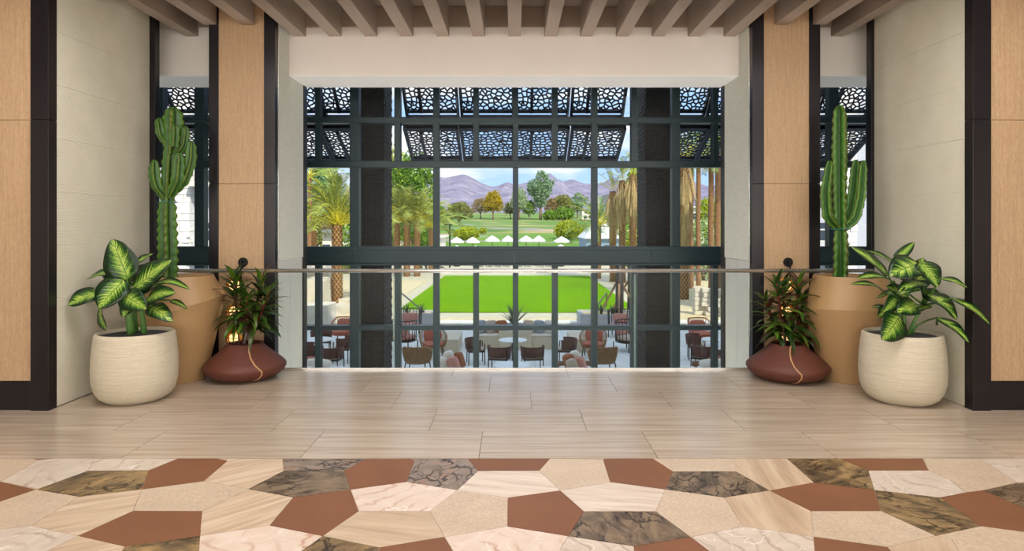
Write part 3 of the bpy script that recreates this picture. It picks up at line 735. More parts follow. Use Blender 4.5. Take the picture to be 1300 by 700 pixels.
cactus(226, 6.86, 'many-armed green cactus in tan planter beside the upright dieffenbachia', R(10), .13, [
  (((213,356,0),(213,320,0),(212,270,0),(213,250,0)), (11.5,12,11,9.5), 4), (((213,256,0),(214,225,0),(216,190,0)), (8.5,9,8), 4),
  (((217,196,0),(219,172,0),(220,155,0),(220,136,0)), (8.5,10.5,12.5,11), 4), (((214,184,0),(204,172,-.03),(201,150,-.03)), (3.5,5.5,6), 4), (((221,186,-.06),(222,158,-.08)), (5.5,7), 4),
  (((223,196,0),(233,186,0),(236,160,0)), (4,6,5.5), 4), (((211,252,0),(199,238,-.05),(195.5,220,-.06),(196,203,-.06)), (5,6.5,7,6), 4), (((219,246,-.02),(234,230,-.04),(242,205,-.04),(243,179,-.03)), (4.5,6,7,6), 4), (((216,250,-.06),(226,228,-.10),(228,194,-.10)), (5,7.5,6.5), 4)],
  (213, 257, 11))
cactus(1078, 6.86, 'tall green cactus with two upright arms in tan planter beside the leggy dieffenbachia', R(-95), .03, [
  (((1067,358,0),(1068,320,0),(1067,288,0)), (10.5,11,10), 4), (((1067,292,0),(1066,240,0),(1066,190,0),(1066,134,0)), (9.5,10,11.5,9.5), 4),
  (((1063,289,-.02),(1050,274,-.06),(1048,245,-.07),(1054,204,-.05)), (5.5,7.5,8,5.5), 4), (((1070,289,.0),(1079,270,.03),(1084,240,.03),(1087,203,.03)), (6.5,8,8,6.5), 4), (((1072,290,-.03),(1086,279,-.05),(1093,250,-.05),(1096,204,-.04)), (5.5,7,7,6), 4)],
  (1067, 291, 12))

# ---- red clay pots with cordyline
def cord_leaf_mesh(L, w, droop, curl):
    m = MB(); m.uv = []; n = 7
    x = z = 0.0; ang = 0.0
    for i in range(n+1):
        t = i/n; hw = w/2*(math.sin(math.pi*(.12+.88*t)**.8)**.9 if t < 1 else 0) 
        for u in (-1, 0, 1): m.v.append((x, u*hw, z + (0 if u == 0 else .25*hw))); m.uv.append((u, t))
        ang -= droop/n*(.4+1.2*t); x += math.cos(ang)*L/n; z += math.sin(ang)*L/n
    for i in range(n):
        for k in range(2): m.f.append([i*3+k, i*3+k+1, i*3+k+4, i*3+k+3]); m.mi.append(0)
    return m
cl_proto = []
def cordyline(pot_px, label, vein_ang, canes, seed):
    c = G(*pot_px); t = thing('potted_cordyline', label, 'potted plant', (c.x, c.y, 0)); dc = c.y
    prof = [(.20,0),(.25,.008),(.33,.04),(.385,.085),(.405,.125),(.40,.15),(.36,.19),(.29,.245),(.225,.30),(.178,.345),(.166,.36),(.156,.362),(.15,.352),(.148,.31)]
    p = MB().lathe(prof, n=56).build('pot', M_RED, t, smooth=True)
    v = MB(); a = vein_ang; pts = []
    for i, (r, z) in enumerate(prof[1:11]): 
        aa = a + .12*math.sin(i*.7); pts.append(((r+.001)*math.cos(aa), (r+.001)*math.sin(aa), z))
    v.tube(pts, .007, 6).build('inlay_line', M_VEIN, p)
    MB().lathe([(.149,0),(.1,.008),(0,.01)], (0,0,.325), n=28).build('soil', M_SOIL, t)
    rn = random.Random(seed)
    for (dx, dy, h, lean, nl, z0) in canes:
        top = Vector((dx + lean[0], dy + lean[1], h)); b = Vector((dx, dy, .325))
        MB().tube([b, b.lerp(top, .5) + Vector((.006,.004,0)), top], [.010, .009, .007], 8).build('cane', M_CANE, t, smooth=True)
        MB().tube([b.lerp(top, .45), top, top + Vector((lean[0]*.1, 0, .05))], [.011, .012, .006], 8).build('stem', M_CSTEM, t, smooth=True)
        for i in range(nl):
            u = (i + .5)/nl; pz = z0 + (h - z0)*u; q = b.lerp(top, (pz-.325)/(h-.325)) + Vector((0,0,0))
            yaw = i*2.4 + rn.uniform(-.4,.4); pitch = R(-8 + 78*u**1.3) + rn.uniform(-.2,.2)
            k = rn.randrange(len(cl_proto)); sc = (1.0 - .25*u)*rn.uniform(.85,1.15)
            M = Matrix.Translation(q) @ Matrix.Rotation(yaw, 4, 'Z') @ Matrix.Rotation(-pitch, 4, 'Y') @ Matrix.Rotation(rn.uniform(-.4,.4), 4, 'X') @ Matrix.Scale(sc, 4)
            inst(cl_proto[k], 'leaf', t, M)
    return t
for (L, w, dr, cu) in ((.30,.062,.9,0),(.33,.056,1.3,0),(.27,.066,.6,0),(.31,.052,1.0,0)):
    o = cord_leaf_mesh(L, w, dr, cu).build('leaf', M_CORD, None, smooth=True); cl_proto.append(o)
tA = cordyline((311, 480), 'sparse cordyline on thin canes in red clay pot', R(-52), [(-.045,-.03,1.02,(-.05,-.02),38,.54), (.03,.02,1.0,(.13,.0),38,.56), (.055,-.04,.88,(.22,-.05),34,.52), (-.01,.05,.86,(-.06,.06),24,.56), (.02,-.05,.84,(.05,-.08),24,.54)], 5)
tB = cordyline((1000, 481), 'dense cordyline filling the top of its red clay pot', R(-100), [(-.04,-.04,.96,(-.10,-.03),38,.46), (.04,-.02,1.0,(.06,-.02),40,.46), (.0,.05,.92,(.0,.07),32,.46), (.05,.04,.80,(.16,.02),30,.42), (-.05,.02,.78,(-.17,.0),30,.42)], 8)
for o in cl_proto: bpy.data.objects.remove(o)

# ================================================================== window wall of the atrium
DC = 9.5
win = struct(empty('window_1', (0, DC, 0)), 'teal black steel window wall of the atrium')
woff = (0, DC, 0)
def wq(name, m, x0, x1, y0, y1, z0, z1, b=.004, par=None):
    return MB().bbox(x0, x1, y0, y1, z0, z1, b).build(name, m, par or win, off=woff)
TOPZ, BOTZ = 4.6, -2.62
zt = [(Z(157, DC), Z(150, DC)), (Z(213, DC), Z(205, DC)), (Z(337, DC), Z(313, DC)), (Z(418.5, DC), Z(413, DC))]
main_px = [(445.5, 457), (550.5, 558), (651, 658), (750.5, 758), (852, 862)]
minor_px = [(401.5, 408), (501.5, 509), (601, 608), (700.5, 708), (800.5, 808), (903.5, 910)]
sp = .549
mx = [(X(a, DC), X(b, DC), True) for a, b in main_px] + [(X(a, DC), X(b, DC), False) for a, b in minor_px]
for k in range(1, 7):
    for s, e0 in ((-1, X(404.7, DC)), (1, X(906.7, DC))):
        c = e0 + s*sp*k
        if abs(c) < 6.55: mx.append((c-.04 - (.025 if k % 2 else 0), c+.04 + (.025 if k % 2 else 0), k % 2 == 1))
mx.sort()
zones = [(zt[0][1], TOPZ), (zt[1][1], zt[0][0]), (zt[2][1], zt[1][0]), (zt[3][1], zt[2][0]), (BOTZ, zt[3][0])]
for (a, b, big) in mx:
    for i, (z0, z1) in enumerate(zones):
        if i == 2 and not big: continue
        wq('mullion', M_TEAL, a, b, DC-.07, DC+.07, z0-.001, z1+.001)
for i, (z0, z1) in enumerate(zt):
    if i == 2: 
        segs = [-6.6, X(377, DC), X(451, DC)-.02, X(552,DC)*0 + X(651, DC)*0 - .0, X(826, DC), 6.6]
        wq('spandrel_frame', M_TEAL, -6.6, 6.6, DC-.08, DC+.08, z1-.05, z1); wq('spandrel_frame', M_TEAL, -6.6, 6.6, DC-.08, DC+.08, z0, z0+.03)
        for x0, x1 in zip(segs[:-1], segs[1:]): wq('spandrel_panel', M_TEAL, x0+.0004, x1-.0004, DC-.07, DC+.07, z0+.03, z1-.05)
    else: wq('transom', M_TEAL, -6.6, 6.6, DC-.075, DC+.075, z0, z1)
for i, (z0, z1) in enumerate(zones):
    ed = [m for m in mx if m[2] or i != 2]
    for p, q in zip(ed[:-1], ed[1:]): MB().box(p[1]-.01, q[0]+.01, DC-.008, DC+.008, z0-.01, z1+.01).build('pane', M_GLASS, win, off=woff)
struct(MB().box(-6.6, 6.6, 8.4, DC+.1, 4.4, 4.6).build('ceiling_atrium', M_WHITE))

# ================================================================== brick piers outside
PZ = -2.62                                       # level of the terrace
def brick_mat():  # brick and mortar darkened so their colour carries the piers' shade
    m, nt, p, o = new_mat('dark brown brick'); v = coords(nt); n = noise_n(nt, v, 7, 4)
    nt.links.new(ramp(nt, n, [(.3, srgb(24,21,20)), (.55, srgb(34,30,28)), (.75, srgb(52,47,45))]), p.inputs['Base Color']); p.inputs['Roughness'].default_value = .85
    return m
M_BRICK = brick_mat(); M_MORT = mat('grey mortar', srgb(46,43,41), .9)
def pier(s):
    x0, x1 = sorted((s*X(444, 11.0)*-1, s*X(487, 11.0)*-1)); y0, y1 = 11.0, 11.78
    cx, cy = (x0+x1)/2, (y0+y1)/2
    t = struct(empty('wall_brick_pier_' + ('left' if s < 0 else 'right'), (cx, cy, PZ)), 'dark brick pier outside the window wall')
    hx, hy = (x1-x0)/2, (y1-y0)/2
    MB().box(-hx+.012, hx-.012, -hy+.012, hy-.012, 0, 7.4).build('mortar_core', M_MORT, t)
    m = MB(); zz = 0; i = 0; rn = random.Random(4)
    while zz < 7.3:
        for (L, f) in ((2*hx, 0), (2*hx, 1), (2*hy-.1, 2), (2*hy-.1, 3)):
            n = max(2, round(L/.2)); w = L/n
            for k in range(-1, n+1):
                a = -L/2 + (k + (.5 if i % 2 else 0))*w; b = a + w - .012; a = max(a, -L/2); b = min(b, L/2)
                if b - a < .03: continue
                pr = rn.uniform(0, .006)
                if f == 0: m.box(a, b, -hy-pr, -hy+.05, zz, zz+.062)
                if f == 1: m.box(a, b, hy-.05, hy+pr, zz, zz+.062)
                if f == 2: m.box(-hx-pr, -hx+.05, a, b, zz, zz+.062)
                if f == 3: m.box(hx-.05, hx+pr, a, b, zz, zz+.062)
        zz += .074; i += 1
    o = m.build('brickwork', M_BRICK, t); o['kind'] = 'stuff'
pier(-1); pier(1)
for s in (-1, 1):                                 # outer piers, behind the oak pillars
    pass

# ================================================================== perforated sun screens
M_SCR = mat('dark blue grey screen metal', srgb(38,44,54), .5, .3)
def screen_sheet(w, l, seed):
    rn = random.Random(seed); st = []; cs = .084
    nx, ny = max(2, round(w/cs)), max(2, round(l/cs*1.15))
    for i in range(-1, nx+1):
        for j in range(-1, ny+1): st.append(Vector((-w/2 + (i+.5)*w/nx + rn.uniform(-.04,.04), (j+.5)*l/ny + rn.uniform(-.038,.038))))
    m = MB()
    for poly in voronoi(st, -w/2, w/2, 0, l, .3):
        if len(poly) < 3: continue
        c = sum(poly, Vector((0,0)))/len(poly); n = len(poly)
        inner = shrink(poly, .0125); poly = poly if len(inner) == n and (inner[0]-poly[0]).length < .05 else poly[::-1]
        if min((p-c).length for p in poly) < .02 or min((p-c).length for p in inner) < .008 or sum((a_-b_).length for a_, b_ in zip(poly, inner)) > .045*n: 
            m.add([(p.x,p.y,0) for p in poly], [list(range(n))]); continue
        m.add([(p.x,p.y,0) for p in poly] + [(p.x,p.y,0) for p in inner], [[k,(k+1)%n,n+(k+1)%n,n+k] for k in range(n)])
    return m
sheets = {}
def screen(x0, x1, d0, z0, d1, z1, label, grp):
    w = x1 - x0; l = math.hypot(d1-d0, z1-z0); ang = math.atan2(z1-z0, d1-d0)
    t = thing('sun_screen', label, 'sun screen', ((x0+x1)/2, d0, z0), 0, grp)
    M = Matrix.Rotation(ang, 4, 'X')
    key = (round(w,2), round(l,2))
    if key not in sheets:
        o = screen_sheet(w-.05, l*.78, len(sheets)+2).build('perforated_sheet', M_SCR, t); sheets[key] = o; solid(o, .012)
    else:
        s0 = sheets[key]; o = s0.copy(); COL.objects.link(o); o.parent = t
    o.matrix_local = M @ Matrix.Translation((0, l*.09, 0))
    for s in (-1, 1): MB().bbox(s*w/2-.045 if s > 0 else -w/2, w/2 if s > 0 else -w/2+.045, 0, l, -.05, .05, .004, M=M).build('side_arm', M_SCR, t)
    for a, b in ((0, .1), (l*.86, l*.9), (l*.955, l)): MB().bbox(-w/2, w/2, a, b, -.03, .03, .004, M=M).build('cross_rail', M_SCR, t)
    MB().bbox(-w*.22, -w*.22+.05, l*.1, l*.88, -.07, -.02, .004, M=M).build('stiffener', M_SCR, t)
    e = M @ Vector((0, l*.7, 0))
    MB().tube([(w/2-.02, e.y, e.z), (w/2-.02, -.05, .5)], .014, 8).build('stay_rod', M_STEEL, t)
edges = [(-1.864, -.945), (-.925, -.005), (.005, .925), (.945, 1.864), (-3.26, -2.35), (2.35, 3.26), (-4.19, -3.27), (3.27, 4.19), (-5.12, -4.2), (4.2, 5.12), (-6.05, -5.13), (5.13, 6.05)]
for i, (a, b) in enumerate(edges):
    inner = i < 4
    place = 'between the two brick piers' if inner else 'beyond the brick piers'
    screen(a, b, 11.3, 3.19, 12.34, 2.70, 'dark perforated sun screen of the lower tier ' + place, 'lower tier sun screens ' + place)
    screen(a, b, 10.75, 4.25, 11.66, 3.39, 'dark perforated sun screen of the upper tier ' + place, 'upper tier sun screens ' + place)
for zz, dd in ((3.24, 11.25), (4.3, 10.7)): struct(MB().bbox(-7, 7, dd-.06, dd+.06, zz-.03, zz+.1, .005).build('trim_4' if zz < 4 else 'trim_5', M_SCR), 'steel beam carrying the sun screens')

# ================================================================== terrace, lawn and land beyond
def stone_pave(name, c, sc):
    m, nt, p, o = new_mat(name); v = coords(nt); n = noise_n(nt, v, sc, 5, .6)
    nt.links.new(ramp(nt, n, [(.3, mul(c, .9)), (.7, mul(c, 1.06))]), p.inputs['Base Color']); p.inputs['Roughness'].default_value = .7; return m
M_TERR = stone_pave('pale terrace stone', srgb(222,220,214), 2.0); M_PATH = stone_pave('sunlit limestone path', srgb(196,186,160), 1.2)
M_JOINT = mat('terrace joint', srgb(150,150,150), .9)
def grass_mat(name, c0, c1, c2, sc):
    m, nt, p, o = new_mat(name); v = coords(nt); a = noise_n(nt, v, sc, 6, .7); b = noise_n(nt, v, sc*22, 3, .7)
    c = ramp(nt, a, [(.3, c0), (.55, c1), (.75, c2)]); nt.links.new(mixc(nt, .45, c, ramp(nt, b, [(.3, mul(c0, .75)), (.7, mul(c2, 1.1))])), p.inputs['Base Color'])
    p.inputs['Roughness'].default_value = .9; p.inputs['Specular IOR Level'].default_value = 0; bump(nt, p, b, .4, .03); return m
M_LAWN = grass_mat('vivid lawn', srgb(90,140,0), srgb(104,154,0), srgb(120,166,2), .5)
terr = struct(MB().box(-40, 40, 9.7, 29.6, PZ-.4, PZ-.006).build('floor_terrace', M_JOINT))
tp = MB().box(-.593, .593, -.593, .593, -.02, 0).build('terrace_slab', M_TERR, terr, loc=(0, 19, PZ))
for i in range(-8, 9):
    for j in range(8):
        if (i, j) == (0, 0): continue
        inst(tp, 'terrace_slab', terr, Matrix.Translation((i*1.2, 19 + j*1.2, PZ)))
struct(MB().box(-40, 40, 9.7, 18.3, PZ-.1, PZ-.001).build('floor_terrace_near', M_TERR)); 
LZ = PZ + .16
for k, (a, b, z) in enumerate(((28.2, 29.0, PZ+.08), (28.9, 60, LZ))): struct(MB().box(-40, 40, a, b, PZ-.5, z).build('floor_step' if k == 0 else 'floor_upper_terrace', M_PATH if k else M_TERR))
l0, l1 = GD(397.5, LZ), GD(350.5, LZ)
lawn = MB()
nx, ny = 60, 110
def lawn_pt(i, j):
    x = -5.4 + 11.1*i/nx; y = l0 + (l1-l0)*j/ny
    return (x, y, LZ + .03 + .012*noise.noise(Vector((x*3, y*3, 0))))
lawn.add([lawn_pt(i, j) for j in range(ny+1) for i in range(nx+1)], [[j*(nx+1)+i, j*(nx+1)+i+1, (j+1)*(nx+1)+i+1, (j+1)*(nx+1)+i] for j in range(ny) for i in range(nx)])
lo = lawn.build('lawn', M_LAWN); tag(lo, 'bright green rectangular lawn beyond the terrace step', 'lawn', kind='stuff')

def prof_z(d):
    P = [(0, PZ), (57, PZ), (60, PZ+.0), (70, -3.1), (118, -3.1), (132, -1.4), (300, 4.0), (600, 10.5), (1100, 20), (2500, 30)]
    for (a, za), (b, zb) in zip(P[:-1], P[1:]):
        if a <= d <= b: return za + (zb-za)*(d-a)/(b-a)
    return P[-1][1]
def land_z(x, d): return prof_z(d) + (noise.noise(Vector((x*.02, d*.02, 1)))*.9*min(1, max(0, (d-120)/60)))
def GT(px, py):                                  # where the line of sight through a pixel meets the land
    d = 56.0
    while d < 1500:
        if CY + F*(H - land_z((px-CX)/F*d, d))/d <= py: break
        d *= 1.006
    return Vector(((px-CX)/F*d, d, land_z((px-CX)/F*d, d)))
def golf_mat():
    m, nt, p, o = new_mat('golf course turf'); v = coords(nt)
    g = ramp(nt, noise_n(nt, v, .05, 4), [(.3, srgb(70,112,20)), (.6, srgb(100,138,30)), (.75, srgb(128,150,44))])
    s = ramp(nt, noise_n(nt, coords(nt, (1,2.5,1)), .018, 4, .6, .6), [(.55, (0,0,0)), (.62, (1,1,1))])
    c = mixc(nt, s, g, srgb(186,160,104))
    pa = ramp(nt, noise_n(nt, coords(nt, (1,1.6,1)), .012, 2, .5, .5), [(.488, (0,0,0)), (.495, (1,1,1)), (.505, (1,1,1)), (.512, (0,0,0))])
    nt.links.new(mixc(nt, pa, c, srgb(150,140,130)), p.inputs['Base Color']); p.inputs['Roughness'].default_value = .95; return m
M_GOLF = golf_mat()
land = MB(); ds = [56, 62, 68, 74, 82, 92, 104, 116, 124, 132] + [132*1.09**k for k in range(1, 34)]; nxl = 70
for d in ds:
    wd = 60 + d*1.0
    for i in range(nxl+1):
        x = -wd + 2*wd*i/nxl; land.v.append((x, d, land_z(x, d)))
for j in range(len(ds)-1):
    for i in range(nxl): land.f.append([j*(nxl+1)+i, j*(nxl+1)+i+1, (j+1)*(nxl+1)+i+1, (j+1)*(nxl+1)+i]); land.mi.append(0)
struct(land.build('floor_golf_course', M_GOLF, smooth=True), 'rolling green golf course with sandy patches')
struct(MB().box(-70, 70, 58, 104, -3.3, -2.95).build('floor_pool_deck', M_PATH))
def mtn_mat():  # distance haze is mixed into the rock colour as mauve
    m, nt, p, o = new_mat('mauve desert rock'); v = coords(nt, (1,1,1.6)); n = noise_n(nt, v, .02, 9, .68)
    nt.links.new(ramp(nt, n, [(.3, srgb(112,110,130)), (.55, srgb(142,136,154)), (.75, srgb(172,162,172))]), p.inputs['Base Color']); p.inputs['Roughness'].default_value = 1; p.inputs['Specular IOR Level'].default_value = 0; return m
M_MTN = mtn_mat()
ridge = [(-400,250),(0,245),(200,238),(380,240),(440,236),(490,230),(530,226),(553,223.5),(565,226),(580,223),(589,221),(600,226),(612,233),(625,237.5),(633,236),(645,230.5),(652,235),(662,233.5),(673,230.5),(684,226),(697,219),(708,228),(716,230.5),(727,227.5),(740,233),(755,234),(768,231),(776,226),(784,229),(800,238),(830,240),(860,234),(880,230),(898,236),(912,242),(1000,238),(1200,244),(1600,250)]
def ridge_y(px):
    for (a, ya), (b, yb) in zip(ridge[:-1], ridge[1:]):
        if a <= px <= b: return ya + (yb-ya)*(px-a)/(b-a)
    return 250
DM = 2300
mt = MB(); cols, rws = 420, 22
for j in range(rws+1):
    u = j/rws; d = 1300 + (DM-1300)*u
    for i in range(cols+1):
        px = -300 + 1800*i/cols; x = (px-CX)/F*DM
        top = H + (CY - ridge_y(px))/F*DM
        base = 14
        nz = noise.fractal(Vector((x*.006, d*.004, 3)), 1, 2, 5)
        prof = u**1.25 + .16*nz*math.sin(math.pi*u)
        mt.v.append((x + 30*noise.noise(Vector((x*.01, d*.01, 9)))*math.sin(math.pi*u), d, base + (top-base)*max(-.2, prof)))
for j in range(rws):
    for i in range(cols): mt.f.append([j*(cols+1)+i, j*(cols+1)+i+1, (j+1)*(cols+1)+i+1, (j+1)*(cols+1)+i]); mt.mi.append(0)
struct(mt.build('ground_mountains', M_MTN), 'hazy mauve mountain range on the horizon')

# ================================================================== trees
def fol_mat(name, c0, c1, c2):
    m, nt, p, o = new_mat(name); v = coords(nt); n = noise_n(nt, v, 1.7, 4, .8); ge = nt.nodes.new('ShaderNodeNewGeometry')
    c = ramp(nt, ge.outputs['Random Per Island'], [(.1, c0), (.5, c1), (.95, c2)])
    nt.links.new(mixc(nt, .25, c, ramp(nt, n, [(.3, c0), (.7, c2)])), p.inputs['Base Color']); p.inputs['Roughness'].default_value = .7; p.inputs['Specular IOR Level'].default_value = .2
    tr = nd(nt, 'ShaderNodeBsdfTranslucent'); nt.links.new(c, tr.inputs[0]); mx = nt.nodes.new('ShaderNodeMixShader'); mx.inputs[0].default_value = .3
    nt.links.new(p.outputs[0], mx.inputs[1]); nt.links.new(tr.outputs[0], mx.inputs[2]); nt.links.new(mx.outputs[0], o.inputs[0]); return m
FM = {'euc': fol_mat('eucalyptus foliage', srgb(72,108,70), srgb(118,152,104), srgb(166,190,146)), 'yel': fol_mat('yellow green foliage', srgb(110,96,8), srgb(172,146,16), srgb(214,186,34)),
      'olv': fol_mat('olive foliage', srgb(82,92,34), srgb(122,126,52), srgb(166,162,84)), 'brn': fol_mat('russet foliage', srgb(96,84,48), srgb(146,122,72), srgb(186,160,104)),
      'grn': fol_mat('leaf green foliage', srgb(44,84,18), srgb(92,138,30), srgb(156,192,60)), 'lim': fol_mat('lime foliage', srgb(84,110,8), srgb(146,166,16), srgb(210,208,40)), 'pal': fol_mat('pale green foliage', srgb(104,132,78), srgb(150,176,114), srgb(196,212,156))}
M_TRUNK = mat('grey brown bark', srgb(134,112,92), .9, var=.3, scale=4, bmp=.6, bscale=12)
def tree(name, label, base, h, blobs, fm, n, ls, seed, grp=None, trunk=.25, tr_r=None):
    """blobs: (x, z, rx, rz) of the crown as fractions of the height"""
    t = thing(name, label, 'tree' if trunk > .12 else 'shrub', base, 0, grp); rn = random.Random(seed)
    r0 = tr_r or h*.028
    top = max(b[1] for b in blobs)*h*.8
    MB().tube([(0,0,-.1), (h*.006,0,trunk*h*.5), (-h*.004,h*.004,trunk*h), (0,0,top)], [r0*1.25, r0, r0*.85, r0*.25], 8).build('trunk', M_TRUNK, t, smooth=True)
    for (bx, bz, rx, rz) in blobs[:6]:
        if abs(bx) > .02: MB().tube([(0,0,trunk*h*.9), (bx*h*.5, 0, (trunk+bz)*h*.5), (bx*h, 0, bz*h)], [r0*.6, r0*.4, r0*.12], 6).build('branch', M_TRUNK, t, smooth=True)
    m = MB(); tot = sum(b[2]*b[3] for b in blobs)
    for (bx, bz, rx, rz) in blobs:
        for _ in range(int(n*rx*rz/tot)):
            while True:
                q = Vector((rn.uniform(-1,1), rn.uniform(-1,1), rn.uniform(-1,1)))
                if .25 < q.length < 1: break
            q = q.normalized()*q.length**.5
            lump = 1 + .28*noise.noise(q*2.3 + Vector((seed, bx*9, bz*9)))
            c = Vector(((bx + q.x*rx*lump)*h, q.y*rx*lump*h, (bz + q.z*rz*lump)*h))
            a = Vector((rn.gauss(0,1), rn.gauss(0,1), rn.gauss(0,1))).normalized(); b = a.orthogonal().normalized()
            s1, s2 = ls*rn.uniform(.6,1.3), ls*rn.uniform(.35,.7)
            m.add([c - a*s1, c + b*s2, c + a*s1, c - b*s2], [(0,1,2,3)])
    m.build('foliage', FM[fm], t); return t
def blob_tree(px, py, top, wpx, fm, name, label, seed, n=1500, lsp=1.5, trunk=.25, shape='round', grp=None, base=None):
    b = base or GT(px, py); h = (py-top)*b.y/F; wr = wpx/2*b.y/F/h
    rn = random.Random(seed)
    if shape == 'round': bl = [(0, .62, wr*.8, .34), (-wr*.5, .5, wr*.5, .22), (wr*.5, .52, wr*.5, .24), (wr*.15, .8, wr*.5, .19), (-wr*.25, .75, wr*.45, .18)]
    elif shape == 'bush': bl = [(0, .5, wr*.85, .46), (-wr*.5, .4, wr*.5, .36), (wr*.5, .42, wr*.5, .38)]
    elif shape == 'tall': bl = [(0, .5, wr*.6, .2), (-wr*.35, .68, wr*.6, .16), (wr*.35, .62, wr*.5, .13), (wr*.1, .84, wr*.45, .15), (wr*.6, .74, wr*.4, .09), (-wr*.05, .36, wr*.4, .12), (-wr*.55, .58, wr*.35, .1), (wr*.05, .95, wr*.25, .06)]
    else: bl = [(0, .6, wr*.6, .38), (-wr*.55, .45, wr*.45, .25), (wr*.55, .6, wr*.45, .3), (wr*.1, .85, wr*.6, .16), (-wr*.35, .75, wr*.45, .2), (wr*.4, .3, wr*.4, .25)]
    return tree(name, label, b, h, bl, fm, n, lsp*b.y/F, seed, grp, trunk)
blob_tree(686, 279.5, 217, 36, 'euc', 'eucalyptus_tree', 'tall grey-green eucalyptus standing alone on the golf course', 1, 2600, 1.7, .3, 'tall')
blob_tree(626, 279, 242, 27, 'yel', 'mesquite_tree', 'golden yellow-green tree on the golf course', 2, 1900, 1.5)
blob_tree(610, 278, 251, 26, 'brn', 'russet_tree', 'thin russet brown tree beside the golden tree', 3, 900, 1.3)
blob_tree(583, 288, 256, 36, 'olv', 'olive_tree', 'olive green tree leaning over the round lime bush', 4, 1900, 1.5, .2)
blob_tree(592, 305, 288, 34, 'lim', 'round_bush', 'round lime bush below the olive tree', 5, 1500, 1.5, .08, 'bush')
blob_tree(613, 297, 289, 10, 'lim', 'round_bush', 'small round lime bush alone on the green', 6, 300, 1.4, .08, 'bush')
blob_tree(648, 278, 256, 18, 'olv', 'small_tree', 'low olive tree at the edge of the fairway', 7, 700, 1.4)
blob_tree(659, 279, 238, 24, 'pal', 'pale_tree', 'pale loose tree beside the lone eucalyptus', 8, 900, 1.5)
blob_tree(672, 279, 254, 20, 'grn', 'small_tree', 'dark green tree close beside the eucalyptus trunk', 9, 800, 1.4, .12)
blob_tree(700, 278, 251, 18, 'brn', 'small_tree', 'reddish brown tree in the cluster behind the eucalyptus', 10, 800, 1.4, .12)
blob_tree(714, 278, 247, 30, 'olv', 'broad_tree', 'broad olive tree behind the green fairway shrubs', 11, 1700, 1.5, .12)
blob_tree(716, 280, 262, 26, 'grn', 'fairway_shrub', 'bright green rounded shrub in front of the broad olive tree', 12, 1300, 1.5, .08, 'bush')
blob_tree(698, 280, 266, 18, 'grn', 'fairway_shrub', 'low green shrub between eucalyptus and rounded shrub', 13, 800, 1.5, .08, 'bush')
blob_tree(733, 277, 245, 24, 'euc', 'eucalyptus_tree', 'wispy grey-green eucalyptus behind the white villa', 14, 900, 1.5, .25, 'tall')
blob_tree(722, 304, 279, 38, 'lim', 'citrus_tree', 'dense yellow-green citrus tree beside the white tent roof', 15, 2300, 1.5, .08, 'bush')
blob_tree(558, 282, 262, 22, 'grn', 'small_tree', 'dark green tree behind the date palm fronds', 16, 700, 1.5, .12)
# near trees behind the palms
def near_tree(px, d, top, wpx, fm, label, seed, n, ls, shape='crown', z0=PZ, trunk=.2, name='broadleaf_tree'):
    b = Vector((X(px, d), d, z0)); py = CY + F*(H-z0)/d
    return blob_tree(px, py, top, wpx, fm, name, label, seed, n, ls, trunk, shape, base=b)
near_tree(522, 75, 196, 72, 'grn', 'tall leafy green tree rising behind the three stout palms', 21, 5200, 2.6, 'crown', -3.0)
near_tree(498, 82, 188, 50, 'lim', 'yellow-green tree behind the dark brick pier', 22, 2600, 2.4, 'crown', -3.0)
near_tree(412, 82, 205, 50, 'euc', 'blue-green tree behind the single stout palm', 23, 3800, 2.4, 'crown', -3.0)
near_tree(440, 55, 255, 36, 'grn', 'deep green shrub beside the single stout palm', 24, 1800, 2.2, 'bush', -3.0, .08, 'tall_shrub')
near_tree(396, 54, 240, 26, 'olv', 'olive shrub against the flat-roofed house', 25, 1300, 2.2, 'bush', -3.0, .08, 'tall_shrub')
near_tree(806, 80, 208, 30, 'grn', 'slim green tree behind the shaggy palms', 26, 2200, 2.2, 'crown', -3.0)
near_tree(893, 48, 272, 48, 'pal', 'pale leafy shrub below the slender palms', 27, 2600, 2.2, 'bush', PZ, .08, 'tall_shrub')
near_tree(872, 50, 262, 22, 'grn', 'dark green shrub at the foot of the slender palms', 28, 900, 2.2, 'bush', PZ, .08, 'tall_shrub')
near_tree(806, 56, 285, 26, 'lim', 'bright yellow-green shrub at the foot of the shaggy palms', 29, 1500, 2.0, 'bush', PZ, .08, 'tall_shrub')
near_tree(541, 62, 288, 26, 'grn', 'leafy green shrub beside the three stout palms', 30, 1300, 2.0, 'bush', PZ, .08, 'tall_shrub')
near_tree(545, 85, 245, 26, 'pal', 'pale green tree beside the tall leafy tree', 31, 1300, 2.2, 'crown', -3.0)
near_tree(900, 110, 250, 40, 'lim', 'light green tree in front of the far white terrace house', 32, 1500, 2.0, 'crown', -3.0)

